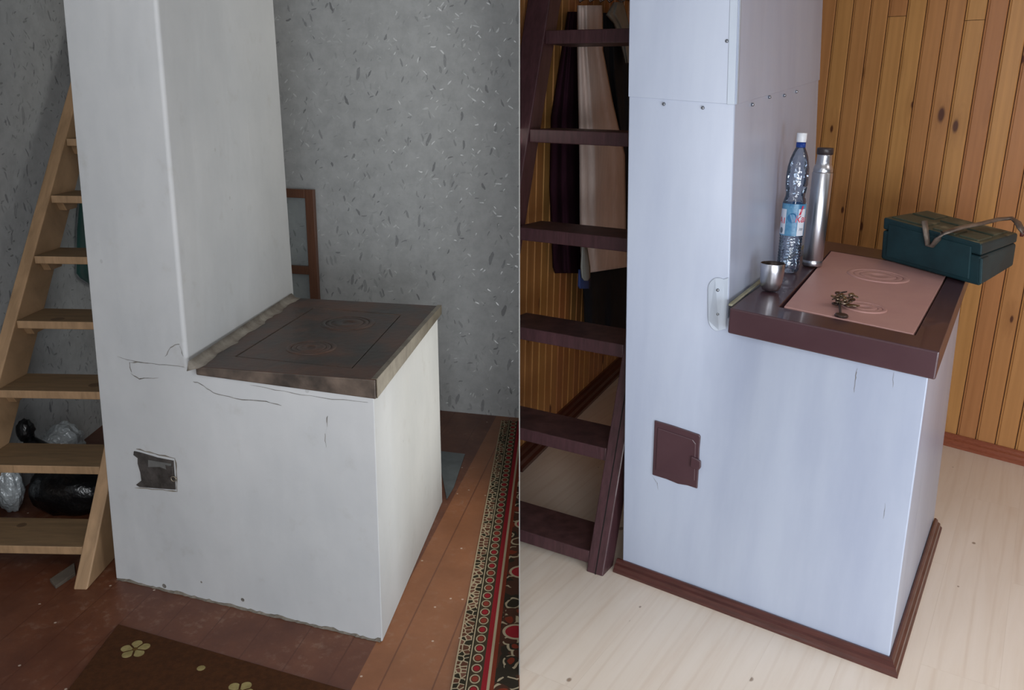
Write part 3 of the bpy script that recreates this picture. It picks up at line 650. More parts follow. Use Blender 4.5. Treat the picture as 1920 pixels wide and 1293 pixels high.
# ------------------------------------------------------------------ stairs and ladder
def stairs(name, base, az, th, w, sw, sdep, z0, s, n, tt, td, mats, label, cat, ztop, cut=None, cleat=True, lw=None, groove=False, tread_over=0.0):
    ex, ey = frame(rad(az)); d = ey * math.cos(rad(th)) + UP * math.sin(rad(th)); L = ztop / math.sin(rad(th))
    root = thing(name, base, label, cat)
    def stringer(x0, x1):
        a = base + ex * x0; b = base + ex * x1; mb = MB()
        mb.hexa([a, b, b + ey * sdep, a + ey * sdep], [p + d * L for p in (a, b, b + ey * sdep, a + ey * sdep)])
        if groove:
            m = (a + b) / 2; nn = -(ex.cross(d)).normalized()
            nn = nn if nn.dot(EYEP - m) > 0 else -nn
        return mb.build('stringer', mats[0], root, bevel=.004, cut=cut)
    r = stringer(0, sw); l = stringer(-w - (lw or sw), -w)
    if groove:
        mb = MB(); a = base + ex * (sw * .52); nn = ex.cross(d).normalized(); nn = nn if nn.y < 0 else -nn
        mb.box(a + nn * .0003 - nn * .002, ex * .0035, d * L * .999, nn * .0024); mb.build('joint_line', M['dark'], r)
    for k in range(n):
        z = z0 + s * k; f = base + d * (z / math.sin(rad(th)))
        mb = MB(); x0, x1 = -w + .0012, -.0012
        mb.box(f + ex * x0 - UP * tt - ey * tread_over, ex * (x1 - x0), ey * (td + tread_over), UP * tt)
        tr = mb.build('tread', [mats[1], mats[0]], root, bevel=.003, cut=cut)
        for pg in tr.data.polygons: pg.material_index = 0 if abs(pg.normal.z) > .7 else 1
        if cleat:
            for xa in (-w + .0008, -.0308):
                mb = MB(); o = f + ex * xa - UP * (tt + .0005)
                q = [o + ey * .03, o + ey * (td * .8), o + ey * (td * .8 - .02) - UP * .035, o + ey * .055 - UP * .035]
                mb.prism(q, ex * .03); mb.build('cleat', mats[0], root, bevel=.002, cut=cut)
    return root
FL_ = onz(137, 1105, 0); FR_ = onz(1099, 1071, 0)
stairs('attic_stairs', FL_, -.242, 50.4, .425, .046, .2, .106, .2108, 9, .030, .195, [M['stairwood'], M['stairtread']], 'bare pine attic stairs with open treads, left of the whitewashed stove', 'stairs', 2.05)
stairs('attic_ladder', FR_, -31.16, 74.04, .5046, .063, .085, .0688, .3457, 6, .047, .2, [M['maroon_w'], M['tread']], 'maroon painted steep ladder beside the metal-clad stove, in front of hanging clothes', 'ladder', 2.2, cut=CUT_R, cleat=False, lw=.095, groove=True)

# ------------------------------------------------------------------ left room things
EDGE0, EDGE1 = onz(845, 1293, 0), onz(940, 790, 0)
cd = (EDGE1 - EDGE0).normalized(); cn = V((cd.y, -cd.x, 0))
a, b = EDGE0 - cd * .9, EDGE1 + cd * .0
mb = MB(); W = 1.2; n0 = 60
mb.grid(a + UP * .0065, b + UP * .0065, b + cn * W + UP * .0065, a + cn * W + UP * .0065, 1, 1)
mb.grid(a + UP * .0005, b + UP * .0005, b + cn * W + UP * .0005, a + cn * W + UP * .0005, 1, 1)
mb.add([a + UP * .0065, b + UP * .0065, b + UP * .0005, a + UP * .0005], [(0, 1, 2, 3)]); mb.add([b + UP * .0065, b + cn * W + UP * .0065, b + cn * W + UP * .0005, b + UP * .0005], [(0, 1, 2, 3)])
for i, p in enumerate(mb.v): mb.uv[i] = ((p - a).dot(cn), (p - a).dot(cd))
tag(mb.build('carpet', M['carpet'], cut=[(EYEP - PART_N * .002, PART_N)]), 'red and cream oriental patterned carpet on red floor, right of the whitewashed stove', 'carpet')
c0 = onz(222, 1172, 0); r1 = (onz(640, 1293, 0) - c0).normalized(); l1 = (onz(130, 1293, 0) - c0).normalized()
base = c0; q = [c0, c0 + l1 * 1.3, c0 + l1 * 1.3 + r1 * .95, c0 + r1 * .95]
mb = MB(); mb.hexa([p + UP * .0005 for p in q], [p + UP * .006 for p in q])
rug = mb.build('rug', M['rug'], base=base, bevel=.003); tag(rug, 'plain dark brown rug with small cream flowers, on red floor before the whitewashed stove', 'rug')
def flower(u, v, r, npet, rot):
    c = onz(u, v, .006); mb = MB()
    for k in range(npet):
        a = rot + 2 * PI * k / npet; d = V((math.cos(a), math.sin(a), 0)); s = V((-d.y, d.x, 0))
        out = [c + d * r * .1]
        for j in range(9):
            tt = PI * j / 8 - PI / 2; out.append(c + d * (r * .62 + r * .38 * math.cos(tt)) + s * r * .36 * math.sin(tt))
        mb.prism([p + UP * .0002 for p in out], UP * .001)
    f = mb.build('flower', M['rugflower'], rug); mb = MB(); mb.lathe([(r * .2, .0013), (.0001, .0018)], c, 12); mb.build('flower_centre', M['rugcentre'], f)
flower(253, 1217, .042, 5, .5); flower(448, 1296, .042, 5, 1.1)
mb = MB(); c = onz(377, 1252, .006); mb.lathe([(.012, .0002), (.011, .001), (.0001, .0012)], c, 10); mb.build('flower_bud', M['rugflower'], rug)
# thin grey slab by the stair foot
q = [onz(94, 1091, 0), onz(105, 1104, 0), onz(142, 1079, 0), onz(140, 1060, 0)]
mb = MB(); mb.hexa([p + UP * .0005 for p in q], [p + UP * .012 for p in q]); tag(mb.build('grey_slab', M['slab'], base=q[0], bevel=.001), 'thin grey slab lying on red floor under lowest stair tread', 'wood offcut')
# tin sheet behind the stove corner
q = [onz(834, 937, 0), onz(851, 914, 0), onz(872, 852, 0), onz(820, 846, 0)]
q[0] = q[0] + V((.008, 0, 0))
mb = MB(); mb.hexa([p + UP * .0005 for p in q], [p + UP * .004 for p in q]); tag(mb.build('tin_sheet', M['tin'], base=q[0]), 'grey tin sheet lying on floor against right side of whitewashed stove', 'metal sheet')
# brown frame leaning on the wall
f0 = LBW + LBN * .05
def fp(u, v, o=0.0): return onpl(u, v, f0 + LBN * o, LBN)
bx = fp(585, 558); bx.z = 0
root = thing('wooden_frame', bx, 'brown wooden frame with cross rails leaning on grey wall behind whitewashed stove', 'frame')
xr = fp(589, 400); xl = fp(573, 400); wst = (xr - xl).dot(LBD); zt_ = fp(588, 356).z; sx = (xr - f0).dot(LBD)
def stile(s0, s1, z0, z1, nm):
    mb = MB(); o = f0 + LBD * s0 + UP * z0; mb.box(o, LBD * (s1 - s0), -LBN * .026, UP * (z1 - z0)); mb.build(nm, M['frame'], root, bevel=.002)
stile(sx - wst, sx, 0.003, zt_, 'stile'); stile(sx - .46, sx - .46 + wst, 0.003, zt_, 'stile')
zl1, zl0 = fp(565, 499).z, fp(565, 514).z
for z0, z1 in ((zt_ - (zt_ - fp(560, 371).z), zt_), (zl0, zl1), (.2, .245)): stile(sx - .46 + wst + .0006, sx - wst - .0006, z0, z1, 'rail')
mb = MB(); mb.box(f0 - LBN * .014 + LBD * (sx - .46 + wst + .001) + UP * (zl1 + .001), LBD * (.46 - 2 * wst - .002), -LBN * .003, UP * (fp(560, 371).z - zl1 - .002)); mb.build('glass_pane', M['glass'], root)
mb = MB(); mb.box(f0 - LBN * .014 + LBD * (sx - .46 + wst + .001) + UP * (.247), LBD * (.46 - 2 * wst - .002), -LBN * .003, UP * (zl0 - .249)); mb.build('glass_pane', M['glass'], root)
# green cloth hanging on the side wall
def hung(name, rows, p0, n, d, t, folds, mats, label, cat, off=.01, group=None, parent=None, nu=22, seed=1, amp=.014):
    rnd = random.Random(seed); ph = [rnd.uniform(0, 6.28) for _ in range(4)]
    vsf, vsb, fs = [], [], []; R = []
    rows = [tuple(r) if len(r) > 3 else tuple(r) + (r[0],) for r in rows]
    for (r0, r1) in zip(rows[:-1], rows[1:]):
        m = max(2, int(abs(r1[0] - r0[0]) / 14))
        for k in range(m): R.append([r0[j] + (r1[j] - r0[j]) * k / m for j in range(4)])
    R.append(list(rows[-1])); nv = len(R)
    for j, row in enumerate(R):
        v0, ul, ur = row[:3]; v1 = row[3] if len(row) > 3 else v0
        for i in range(nu + 1):
            s = i / nu; u = ul + (ur - ul) * s; vv = v0 + (v1 - v0) * s
            b = math.sin(PI * min(1, max(0, s))) ** .45; hgt = j / max(1, nv - 1)
            f = math.sin(s * folds * 6.28 + ph[0] + .8 * math.sin(hgt * 3 + ph[1])) * amp * (.4 + .6 * hgt) + math.sin(s * folds * 2.3 * 6.28 + ph[2]) * amp * .3
            P = onpl(u, vv, p0 + n * (off + t * b + f * b), n); vsf.append(P)
            vsb.append(onpl(u, vv, p0 + n * off, n))
    N = (nu + 1) * nv; mb = MB()
    for j in range(nv - 1):
        for i in range(nu):
            k = j * (nu + 1) + i; fs += [(k, k + 1, k + nu + 2, k + nu + 1), (N + k, N + k + nu + 1, N + k + nu + 2, N + k + 1)]
        for i in (0, nu):
            k = j * (nu + 1) + i; fs.append((k, k + nu + 1, N + k + nu + 1, N + k) if i == 0 else (k, N + k, N + k + nu + 1, k + nu + 1))
    for i in range(nu):
        k = (nv - 1) * (nu + 1) + i; fs += [(i, N + i, N + i + 1, i + 1), (k, k + 1, N + k + 1, N + k)]
    mb.add(vsf + vsb, fs)
    base = vsf[0].copy() if parent is None else None
    o = mb.build(name, mats, parent, base=base, smooth=True)
    if parent is None: tag(o, label, cat, group)
    return o
WS = V((XS, 0, 0))
hung('hanging_cloth', [(372, 148, 196), (430, 143, 200), (512, 142, 205), (521, 148, 206), (533, 166, 206)], WS, V((1, 0, 0)), None, .03, 2, M['green'], 'dark green cloth hanging on grey side wall behind the pine stairs', 'cloth', off=.004, amp=.006, nu=14)
# bags under the stairs
def lump(c, r, seed, crease, n=26, m=18, flat=None):
    rnd = random.Random(seed); dirs = [(V((rnd.gauss(0, 1), rnd.gauss(0, 1), rnd.gauss(0, .8))).normalized(), rnd.uniform(.4, 1)) for _ in range(26)]
    vs, fs = [], []
    for j in range(m + 1):
        th = PI * j / m
        for i in range(n):
            a = 2 * PI * i / n; d = V((math.sin(th) * math.cos(a), math.sin(th) * math.sin(a), math.cos(th)))
            k = 1 + crease * sum((abs(math.sin(7 * d.dot(q) + 5 * w)) - .5) * w for q, w in dirs) / 9
            p = c + V((d.x * r[0], d.y * r[1], d.z * r[2])) * k
            if flat is not None: p.z = max(p.z, flat)
            vs.append(p)
    for j in range(m):
        for i in range(n):
            fs.append((j * n + i, (j + 1) * n + i, (j + 1) * n + (i + 1) % n, j * n + (i + 1) % n))
    return MB().add(vs, fs)
bc = V((-1.69, 3.05, 0))
zb = z_at(bc.x, bc.y, 845) 
mb = lump(V((bc.x, bc.y, .075)), (.165, .135, .105), 3, .30, flat=.001); bag = mb.build('refuse_bag', M['blackbag'], base=bc, smooth=True); tag(bag, 'big shiny black refuse bag on floor under the pine stairs', 'bag')
kp = onpl(47, 800, V((0, 3.05, 0)), V((0, 1, 0)))
mb = lump(kp + V((.0, 0, -.015)), (.03, .03, .04), 9, .5, 16, 12); mb.build('tied_neck', M['blackbag'], bag, smooth=True)
mb = MB(); mb.tube([kp + V((0, 0, -.05)), lerp(kp, V((-1.74, 3.06, .12)), .5), V((-1.72, 3.06, .11))], [.022, .03, .05], 12); mb.build('neck_twist', M['blackbag'], bag, smooth=True)
sc = onpl(88, 790, V((0, 3.68, 0)), V((0, 1, 0)))
mb = lump(V((-1.885, 3.33, .115)), (.068, .085, .092), 5, .42, 34, 26, flat=.001)
tag(mb.build('foil_bag', M['silverbag'], base=V((-1.872, 3.32, 0)), smooth=False), 'crumpled silver foil bag standing behind the black refuse bag', 'bag')
s2 = onpl(14, 905, V((0, 2.98, 0)), V((0, 1, 0)))
mb = lump(V((s2.x + .005, 2.98, .10)), (.045, .04, .10), 8, .42, 26, 20, flat=.001)
tag(mb.build('foil_bag', M['silverbag'], base=V((s2.x, 2.98, 0)), smooth=False), 'narrow crumpled silver bag in front of black refuse bag, under lower stair tread', 'bag')

# ------------------------------------------------------------------ right room things
# coat rack and garments on the pine side wall
def sw(u, v, o=0.0): return onpl(u, v, RS0 + RSN * o, RSN)
zk = sw(1115, -22).z
rk = thing('coat_rack', sw(1110, -30), 'wooden coat rail with metal hooks on pine wall behind the maroon ladder', 'coat rack')
mb = MB(); a, b = sw(1050, -30, .002), sw(1215, -30, .002); a.z = b.z = zk; mb.box(a, b - a, RSN * .02, UP * .09); mb.build('rail', M['pine_plain'] if 'pine_plain' in M else M['frame'], rk, bevel=.002)
for u in (1076, 1095, 1115, 1132, 1155):
    p = sw(u, 3, .022); mb = MB(); q = [V((p.x, p.y, zk + .03)), V((p.x, p.y, zk - .02)), p + RSN * .03 - UP * .002, p + RSN * .05 + UP * .012, p + RSN * .055 + UP * .03]
    mb.tube(q, .006, 8); mb.build('hook', M['steel'], rk, smooth=True)
H = lambda *a, **k: hung(*a, **k)
H('dark_coat', [(22, 1064, 1086), (110, 1050, 1086), (218, 1033, 1087), (350, 1030, 1090), (500, 1036, 1094), (512, 1040, 1092)], RS0, RSN, None, .05, 1.6, M['c_maroon'], 'long dark maroon coat hanging on pine wall, leftmost behind the ladder', 'coat', off=.006, seed=3)
H('black_jacket', [(24, 1128, 1165), (60, 1128, 1182), (140, 1130, 1183), (250, 1150, 1184), (430, 1160, 1184), (440, 1165, 1184)], RS0, RSN, None, .05, 2, M['c_black'], 'black jacket hanging beside beige dress, next to the chimney', 'jacket', off=.012, seed=4)
H('dark_trousers', [(490, 1090, 1180), (560, 1094, 1180), (618, 1096, 1178), (626, 1098, 1176)], RS0, RSN, None, .04, 2, M['c_dark'], 'pair of dark trousers hanging below the beige dress', 'trousers', off=.07, seed=6)
H('beige_dress', [(10, 1082, 1130), (95, 1082, 1131), (190, 1084, 1149), (290, 1086, 1172), (430, 1087, 1174), (500, 1090, 1177, 492), (513, 1092, 1178, 500)], RS0, RSN, None, .05, 1.8, M['c_beige'], 'pale beige dress hanging in the middle of the clothes behind the ladder', 'dress', off=.13, seed=5, amp=.015)
H('grey_shirt', [(4, 1150, 1168), (28, 1136, 1174, 22), (44, 1150, 1180, 48), (70, 1160, 1182), (118, 1172, 1182)], RS0, RSN, None, .03, 1.5, M['c_grey'], 'pale grey shirt collar over the black jacket, top right of the clothes', 'shirt', off=.09, seed=7, amp=.006)
H('grey_scarf', [(462, 1090, 1101), (500, 1088, 1107), (520, 1090, 1107), (526, 1095, 1103)], RS0, RSN, None, .02, 1, M['c_grey'], 'end of a grey scarf hanging under hem of the beige dress', 'scarf', off=.25, seed=8, nu=8, amp=.004)
H('blue_cloth', [(505, 1084, 1106), (536, 1083, 1107), (541, 1086, 1106)], RS0, RSN, None, .015, 1, M['c_blue'], 'small blue cloth hanging below the grey scarf', 'cloth', off=.215, seed=9, nu=8, amp=.003)

# thermos, bottle, cup on the lid
def height_of(p, v): return z_at(p.x, p.y, v) - p.z
def ppm(p): return (RC @ (p - EYEP)).z / FPX                        # metres per photograph pixel at that distance
p = lid(1522, 500) + LN * .003; k = ppm(p); h = height_of(p, 277); r = 18.2 * k
th = thing('thermos_flask', p, 'tall brushed steel thermos flask standing on maroon lid beside the pine wall', 'thermos')
mb = MB(); mb.lathe([(r * .93, .002), (r * .98, .006), (r * .98, h * .052), (r * .955, h * .056), (r, h * .062), (r, h * .795), (r * .97, h * .80)], p, 48); mb.build('body', M['steel'], th, smooth=True, bevel=0)
mb = MB(); mb.lathe([(r * .97, h * .80), (r * .93, h * .806), (r * .95, h * .815), (r * .93, h * .83), (r * .86, h * .85), (r * .74, h * .868), (r * .75, h * .88), (r * .73, h * .89), (r * .70, h * .935), (r * .69, h * .955)], p, 48); mb.build('shoulder', M['steel'], th, smooth=True)
mb = MB(); mb.lathe([(r * .72, h * .945), (r * .79, h * .948), (r * .80, h * .99), (r * .76, h), (r * .1, h * 1.001)], p, 40); mb.build('stopper', M['blackpl'], th, smooth=True)

p = lid(1476, 510) + LN * .003; k = ppm(p); h = height_of(p, 249); r = 21.5 * k
bt = thing('water_bottle', p, 'empty clear plastic water bottle with white cap standing behind the steel cup', 'bottle')
prof = [(.0001, .012), (r * .5, .004), (r * .8, .0), (r * .93, .012), (r * .95, h * .06)]
for q in range(9): z = h * (.08 + .19 * q / 9); prof += [(r * .95, z), (r * .91, z + h * .008), (r * .95, z + h * .016)]
prof += [(r * .96, h * .27), (r * .96, h * .51), (r * .9, h * .53), (r * .82, h * .555), (r * .8, h * .575), (r * .86, h * .6), (r * .92, h * .64), (r * .93, h * .70), (r * .88, h * .76), (r * .75, h * .82), (r * .56, h * .865), (r * .42, h * .892), (r * .38, h * .90)]
mb = MB(); mb.lathe(prof, p, 48); mb.build('body', M['pet'], bt, smooth=True)
mb = MB(); mb.lathe([(r * .38, h * .90), (r * .39, h * .905), (r * .39, h * .935)], p, 32); mb.build('neck', M['neck'], bt, smooth=True)
mb = MB(); mb.lathe([(r * .40, h * .937), (r * .405, h * .94), (r * .40, h * .952), (r * .41, h * .954), (r * .41, h * .997), (r * .38, h), (.0001, h)], p, 40); mb.build('cap', M['white'], bt, smooth=True)
rl = r * .985; zl0, zl1 = h * .275, h * .505
vdir = (EYEP - p); fa = math.atan2(vdir.y, vdir.x)                  # the side that faces the camera
def cyl(a, z, rr=rl): return p + V((math.cos(a) * rr, math.sin(a) * rr, z))
def arc(name, a0, a1, z0, z1, mat, parent, rr, n=24, wav=0.0):
    mb = MB(); vs, fs = [], []
    for i in range(n + 1):
        a = a0 + (a1 - a0) * i / n
        vs += [cyl(a, z0, rr), cyl(a, z1 + wav * math.sin(i * .5), rr)]
        if i: fs.append((2 * i - 2, 2 * i, 2 * i + 1, 2 * i - 1))
    m = len(vs); vs += [v - (v - V((p.x, p.y, v.z))).normalized() * .0004 for v in vs]; fs += [tuple(m + q for q in f[::-1]) for f in fs]
    mb.add(vs, fs); return mb.build(name, mat, parent, smooth=True)
lb = arc('label', fa - PI, fa + PI, zl0, zl1, M['lblue'], bt, rl, 64)
arc('white_panel', fa + .42, fa + 1.15, zl0 + .001, zl1 - h * .035, M['lwhite'], lb, rl + .0006)
arc('white_panel', fa - 1.45, fa - .62, zl0 + .004, zl1 - h * .04, M['lwhite'], lb, rl + .0006)
def wrap_text(txt, size, a_c, z_c, mat, parent, rr, shear=0.0, left=True):
    cu = bpy.data.curves.new('t', 'FONT'); cu.body = txt; cu.size = size; cu.align_x = 'CENTER'; cu.align_y = 'CENTER'; cu.shear = shear; cu.resolution_u = 3; cu.offset = size * .015
    ob = bpy.data.objects.new('t', cu); COL.objects.link(ob); me = bpy.data.meshes.new_from_object(ob); bpy.data.objects.remove(ob)
    mb = MB(); mb.add([cyl(a_c + v.co.x / rr, z_c + v.co.y, rr) for v in me.vertices], [tuple(f.vertices) for f in me.polygons]); bpy.data.meshes.remove(me); return mb.build('lettering', mat, parent)
wrap_text('Кал', h * .062, fa + .80, (zl0 + zl1) / 2 + h * .005, M['lred'], lb, rl + .0012, .15)
wrap_text('А1', h * .06, fa - .98, (zl0 + zl1) / 2 - h * .01, M['lred'], lb, rl + .0012)
wrap_text('лл', h * .03, fa + .80, zl0 + h * .05, M['lgrey'], lb, rl + .0012)
def disc(a_c, z_c, ra, rz, mat, nm, rr):
    mb = MB(); mb.add([cyl(a_c + ra * math.cos(q), z_c + rz * math.sin(q), rr) for q in [2 * PI * k / 20 for k in range(20)]], [tuple(range(20))]); mb.build(nm, mat, lb)
disc(fa - 1.0, zl0 + h * .035, .20, h * .022, M['lgrey'], 'grey_seal', rl + .0012)
mb = MB(); aa = fa + .66; zz = zl1 - h * .045
mb.add([cyl(aa - .22, zz - h * .035, rl + .0014), cyl(aa - .02, zz - h * .03, rl + .0014), cyl(aa + .2, zz + h * .03, rl + .0014), cyl(aa + .05, zz + h * .035, rl + .0014)], [(0, 1, 2, 3)]); mb.build('red_flash', M['lred'], lb)
disc(fa - .05, zl0 + h * .13, .42, h * .035, simple('deep_blue_print', '#1f5e8c', '#2a6b98', 20, rough=.35), 'blue_emblem', rl + .0012)

p = lid(1444, 546) + LN * .003; k = ppm(p); h = height_of(p, 493); r = 22.5 * k
cup = thing('steel_cup', p, 'small open brushed steel cup standing on maroon lid before the plastic bottle', 'cup')
out = [(.0001, .0005), (r * .5, .0005), (r * .68, h * .04), (r * .80, h * .14), (r * .90, h * .36), (r * .97, h * .7), (r, h * .985), (r * .985, h)]
mb = MB(); mb.lathe(out, p, 48); mb.f.pop() if False else None; c1 = mb
mb = MB(); mb.lathe(out, p, 48, cap=False); mb.build('shell', M['steel'], cup, smooth=True)
mb = MB(); mb.lathe([(r * .985, h), (r * .955, h * .985), (r * .92, h * .7), (r * .85, h * .36), (r * .72, h * .12), (.0001, h * .08)], p, 48, cap=False); mb.build('lining', M['steelin'], cup, smooth=True)

# bunch of keys
p = lid(1582, 577) + LN * .006; k = ppm(p)
kb = thing('key_bunch', p, 'bunch of tarnished keys on a ring lying on the pink cooking plate', 'keys')
kx = RX - LN * RX.dot(LN); kx.normalize(); ky = LN.cross(kx)
def kp_(x, y, z=0.0): return p + kx * x * k * 1.0 + ky * y * k * 2.2 + LN * z
mb = MB(); mb.tube([kp_(-2 + 9 * math.cos(a), 1 + 5 * math.sin(a), .016 + .006 * math.sin(a)) for a in [2 * PI * i / 24 for i in range(24)]], .0028, 8, True); mb.build('key_ring', M['keys'], kb, smooth=True)
rk_ = random.Random(5)
for i in range(20):
    a = 2 * PI * i / 20 + rk_.uniform(-.5, .5); z = .003 + .0018 * i; c = V((rk_.uniform(-17, 12), rk_.uniform(-3.0, 4.0)))
    L = rk_.uniform(12, 17) * (1.25 if i in (1, 2) else 1); d = V((math.cos(a), math.sin(a) * .55)); s = V((-d.y, d.x)); mb = MB(); tl = rk_.uniform(-.012, .012) if i > 6 else 0
    blade = [c + d * 3 + s * 1.9, c + d * L + s * 1.6, c + d * (L + 1.5), c + d * L - s * .9, c + d * (L - 2) - s * 2.6, c + d * (L - 3.5) - s * 1.0, c + d * (L - 5) - s * 2.4, c + d * 7 - s * 1.2, c + d * 3 - s * 1.9]
    mb.prism([kp_(q.x, q.y, z + tl * (q - c).dot(d) / 16) for q in blade], LN * .0034)
    head = [c + d * (-1.0 + 4.6 * math.cos(q)) + s * 4.2 * math.sin(q) for q in [2 * PI * j / 14 for j in range(14)]]
    mb.prism([kp_(q.x, q.y, z) for q in head], LN * .0036)
    mb.build('key', M['keys'] if i % 3 else M['keydark'], kb, bevel=.0005)
mb = MB(); q = [kp_(-8 + 2.6 * math.cos(a) , -7.4 + 2.6 * math.sin(a) * .8, .001) for a in [2 * PI * i / 16 for i in range(16)]]; mb.lathe([(.019, -.004), (.02, -.001), (.017, .003), (.0001, .003)], lid(1577, 595) + LN * .0075, 22, LN); mb.build('fob', M['keydark'], kb, bevel=.0008)
mb = MB(); mb.tube([kp_(-4, -3, .008), kp_(-6, -6, .008), lid(1575, 592) + LN * .008], .004, 8); mb.build('fob_strap', M['keydark'], kb, smooth=True)
mb = MB(); mb.tube([kp_(-14 + 6 * math.cos(a), -2 + 2.6 * math.sin(a), .004) for a in [2 * PI * i / 20 for i in range(20)]], .003, 8, True); mb.build('split_ring', M['keydark'], kb, smooth=True)

# green case
g = [lid(1651, 487), lid(1837, 539), lid(1899, 501)]; g = [q + UP * .004 for q in g]; g.append(g[0] + (g[2] - g[1]))
gt = []
for q, (u, v) in zip(g[:3], ((1657, 407), (1841, 457), (1909, 437))): gt.append(onz(u, v, z_at(q.x, q.y, v)))
gt.append(gt[0] + (gt[2] - gt[1]))
cx = thing('storage_case', g[0], 'dark green plastic storage case with carrying handle on back corner of maroon lid', 'case')
mid = [lerp(a, b, .70) for a, b in zip(g, gt)]; mid2 = [lerp(a, b, .715) for a, b in zip(g, gt)]
mb = MB(); mb.hexa(g, mid); mb.build('case_body', M['boxgreen'], cx, bevel=.010, seg=3)
mb = MB(); mb.hexa(mid2, gt); ld = mb.build('case_lid', [M['boxgreen'], M['boxtop']], cx, bevel=.008, seg=3)
for f in ld.data.polygons:
    if f.normal.z > .8: f.material_index = 1
nx = (g[1] - g[0]).normalized(); fnn = V((nx.y, -nx.x, 0)).normalized()
if fnn.dot(EYEP - g[0]) < 0: fnn = -fnn
nzv = (gt[0] - g[0]).normalized()
def fpt(a, b): return lerp(lerp(g[0], g[1], a), lerp(gt[0], gt[1], a), b)
mb = MB(); mb.prism([fpt(.06, .10) - fnn * .004, fpt(.90, .10) - fnn * .004, fpt(.91, .88) - fnn * .004, fpt(.07, .88) - fnn * .004], fnn * .009); mb.build('front_panel', M['boxgreen'], cx, bevel=.003)
sn = (g[2] - g[1]); sn = V((sn.y, -sn.x, 0)).normalized()
def spt(a, b): return lerp(lerp(g[1], g[2], a), lerp(gt[1], gt[2], a), b)
mb = MB(); mb.prism([spt(.0, .06) - sn * .006, spt(.16, .06) - sn * .006, spt(.16, .66) - sn * .006, spt(.0, .66) - sn * .006], sn * .011); mb.build('corner_post', M['boxgreen'], cx, bevel=.003)
tpt = lambda a, b: lerp(lerp(gt[0], gt[1], a), lerp(gt[3], gt[2], a), b)
for a0, a1, b0, b1 in ((.05, .30, .55, .9), (.36, .6, .55, .9), (.66, .93, .5, .9), (.05, .42, .08, .42), (.50, .72, .06, .38), (.76, .95, .06, .4)):
    mb = MB(); mb.prism([tpt(a0, b0) - UP * .003, tpt(a1, b0) - UP * .003, tpt(a1, b1) - UP * .003, tpt(a0, b1) - UP * .003], UP * .009); mb.build('lid_rib', M['boxtop'], cx, bevel=.003)
top = tpt(.5, .5).z
hz = lambda u, v, z: onz(u, v, z)
fo_ = V(fnn) * .016
hp = [onpl(1733, 414, fpt(.4, 1) + fnn * .010, fnn), onpl(1737, 440, fpt(.4, 1) + fnn * .012, fnn), onpl(1740, 459, fpt(.4, .7) + fnn * .016, fnn), onpl(1748, 461, fpt(.4, .7) + fnn * .016, fnn), onpl(1758, 449, fpt(.4, .7) + fnn * .014, fnn),
      hz(1768, 437, top + .012), hz(1800, 427, top + .020), hz(1840, 419, top + .026), hz(1872, 411, top + .034), hz(1897, 409, top + .036), hz(1908, 417, top + .030), hz(1914, 428, top + .015), hz(1917, 438, top - .004)]
mb = MB(); mb.tube(hp, .013, 10, ry=.007); mb.build('handle', M['handle'], cx, smooth=True)
mb = MB(); mb.lathe([(.011, -.006), (.011, .004), (.007, .006), (.0001, .006)], hp[-1], 16, sn); mb.build('hinge_pin', simple('red_brown_pin', '#4a1d18', '#5c2620', 10, rough=.5), cx, smooth=True)

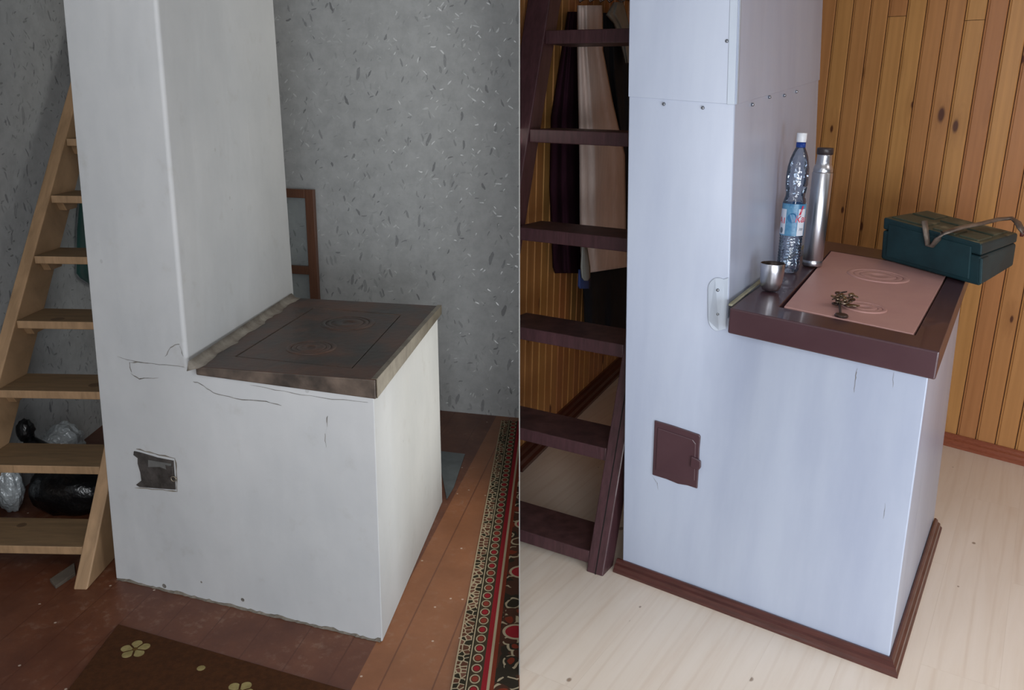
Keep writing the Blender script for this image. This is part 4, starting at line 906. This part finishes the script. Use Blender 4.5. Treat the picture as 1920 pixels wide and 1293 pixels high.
# ------------------------------------------------------------------ light
w = bpy.data.worlds.new('World'); SC.world = w; w.use_nodes = True; nt = w.node_tree
bg = nt.nodes['Background']; bg.inputs[0].default_value = (.80, .87, 1.0, 1); bg.inputs[1].default_value = .03
def area(name, loc, target, sx_, sy_, power, col):
    l = bpy.data.lights.new(name, 'AREA'); l.shape = 'RECTANGLE'; l.size = sx_; l.size_y = sy_; l.energy = power; l.color = col
    o = bpy.data.objects.new(name, l); COL.objects.link(o); o.location = loc; o.rotation_euler = (V(target) - V(loc)).to_track_quat('-Z', 'Y').to_euler(); return o
area('fill_light_high', (0.2, -1.3, 2.2), (0.2, 3.0, .9), 1.2, 1.2, 34, (.93, .96, 1.0))  # added fill behind the eye, brightens the fronts in both rooms
area('fill_light_mid', (0.2, -1.3, .95), (0.2, 3.0, .6), 1.2, .9, 44, (.93, .96, 1.0))  # second added fill behind the eye, lower, for both stoves
area('fill_light_low', (1.6, .3, .8), (1.0, 2.6, .5),   .8, .8, 28, (.84, .91, 1.0))  # added fill near the floor, lifts the lower sheet metal
area('fill_light_inner', (-.05, 2.72, .55), (-1.2, 2.72, .48), 1.1, .9, 3.4, (1.0, .98, .90))  # added fill at the divider for the stove's right face, no window there
area('fill_light_inner_high', (-.05, 3.3, 1.8), (-1.2, 3.2, 1.6), .7, .8, 3.6, (1.0, .98, .92))  # added fill for the chimney side and back wall, no window there
area('fill_light_corner', (-1.2, .6, 2.4), (-1.0, 2.6, 2.0), .8, .5, 9, (.95, .97, 1.0))  # added fill that lifts the top of the left chimney
area('window_light_right', (3.0, 1.9, 1.9), (1.0, 3.0, 1.0), .8, 1.2, 1.2, (.95, .95, .95))
area('fill_light_top', (2.5, 1.9, 2.5), (2.4, 2.0, 0), .7, .7, 9, (1.0, .95, .92))  # added overhead fill for the laminate and stove lid, no lamp hangs here

# ------------------------------------------------------------------ camera
cam = bpy.data.cameras.new('camera'); co = bpy.data.objects.new('camera', cam); COL.objects.link(co)
cam.sensor_fit = 'HORIZONTAL'; cam.sensor_width = 36; cam.lens = 36 * FPX / 1920; cam.clip_start = .05; cam.clip_end = 60
r0, r1_, r2 = RC[0], RC[1], RC[2]
co.matrix_world = Matrix(((r0[0], -r1_[0], -r2[0], EYEP.x), (r0[1], -r1_[1], -r2[1], EYEP.y), (r0[2], -r1_[2], -r2[2], EYEP.z), (0, 0, 0, 1)))
SC.camera = co
SC.view_settings.view_transform = 'Standard'; SC.view_settings.look = 'None'; SC.view_settings.gamma = 1; SC.view_settings.use_curve_mapping = False; SC.view_settings.exposure = 0.0
for o in bpy.data.objects:
    if '_b' in o: del o['_b']
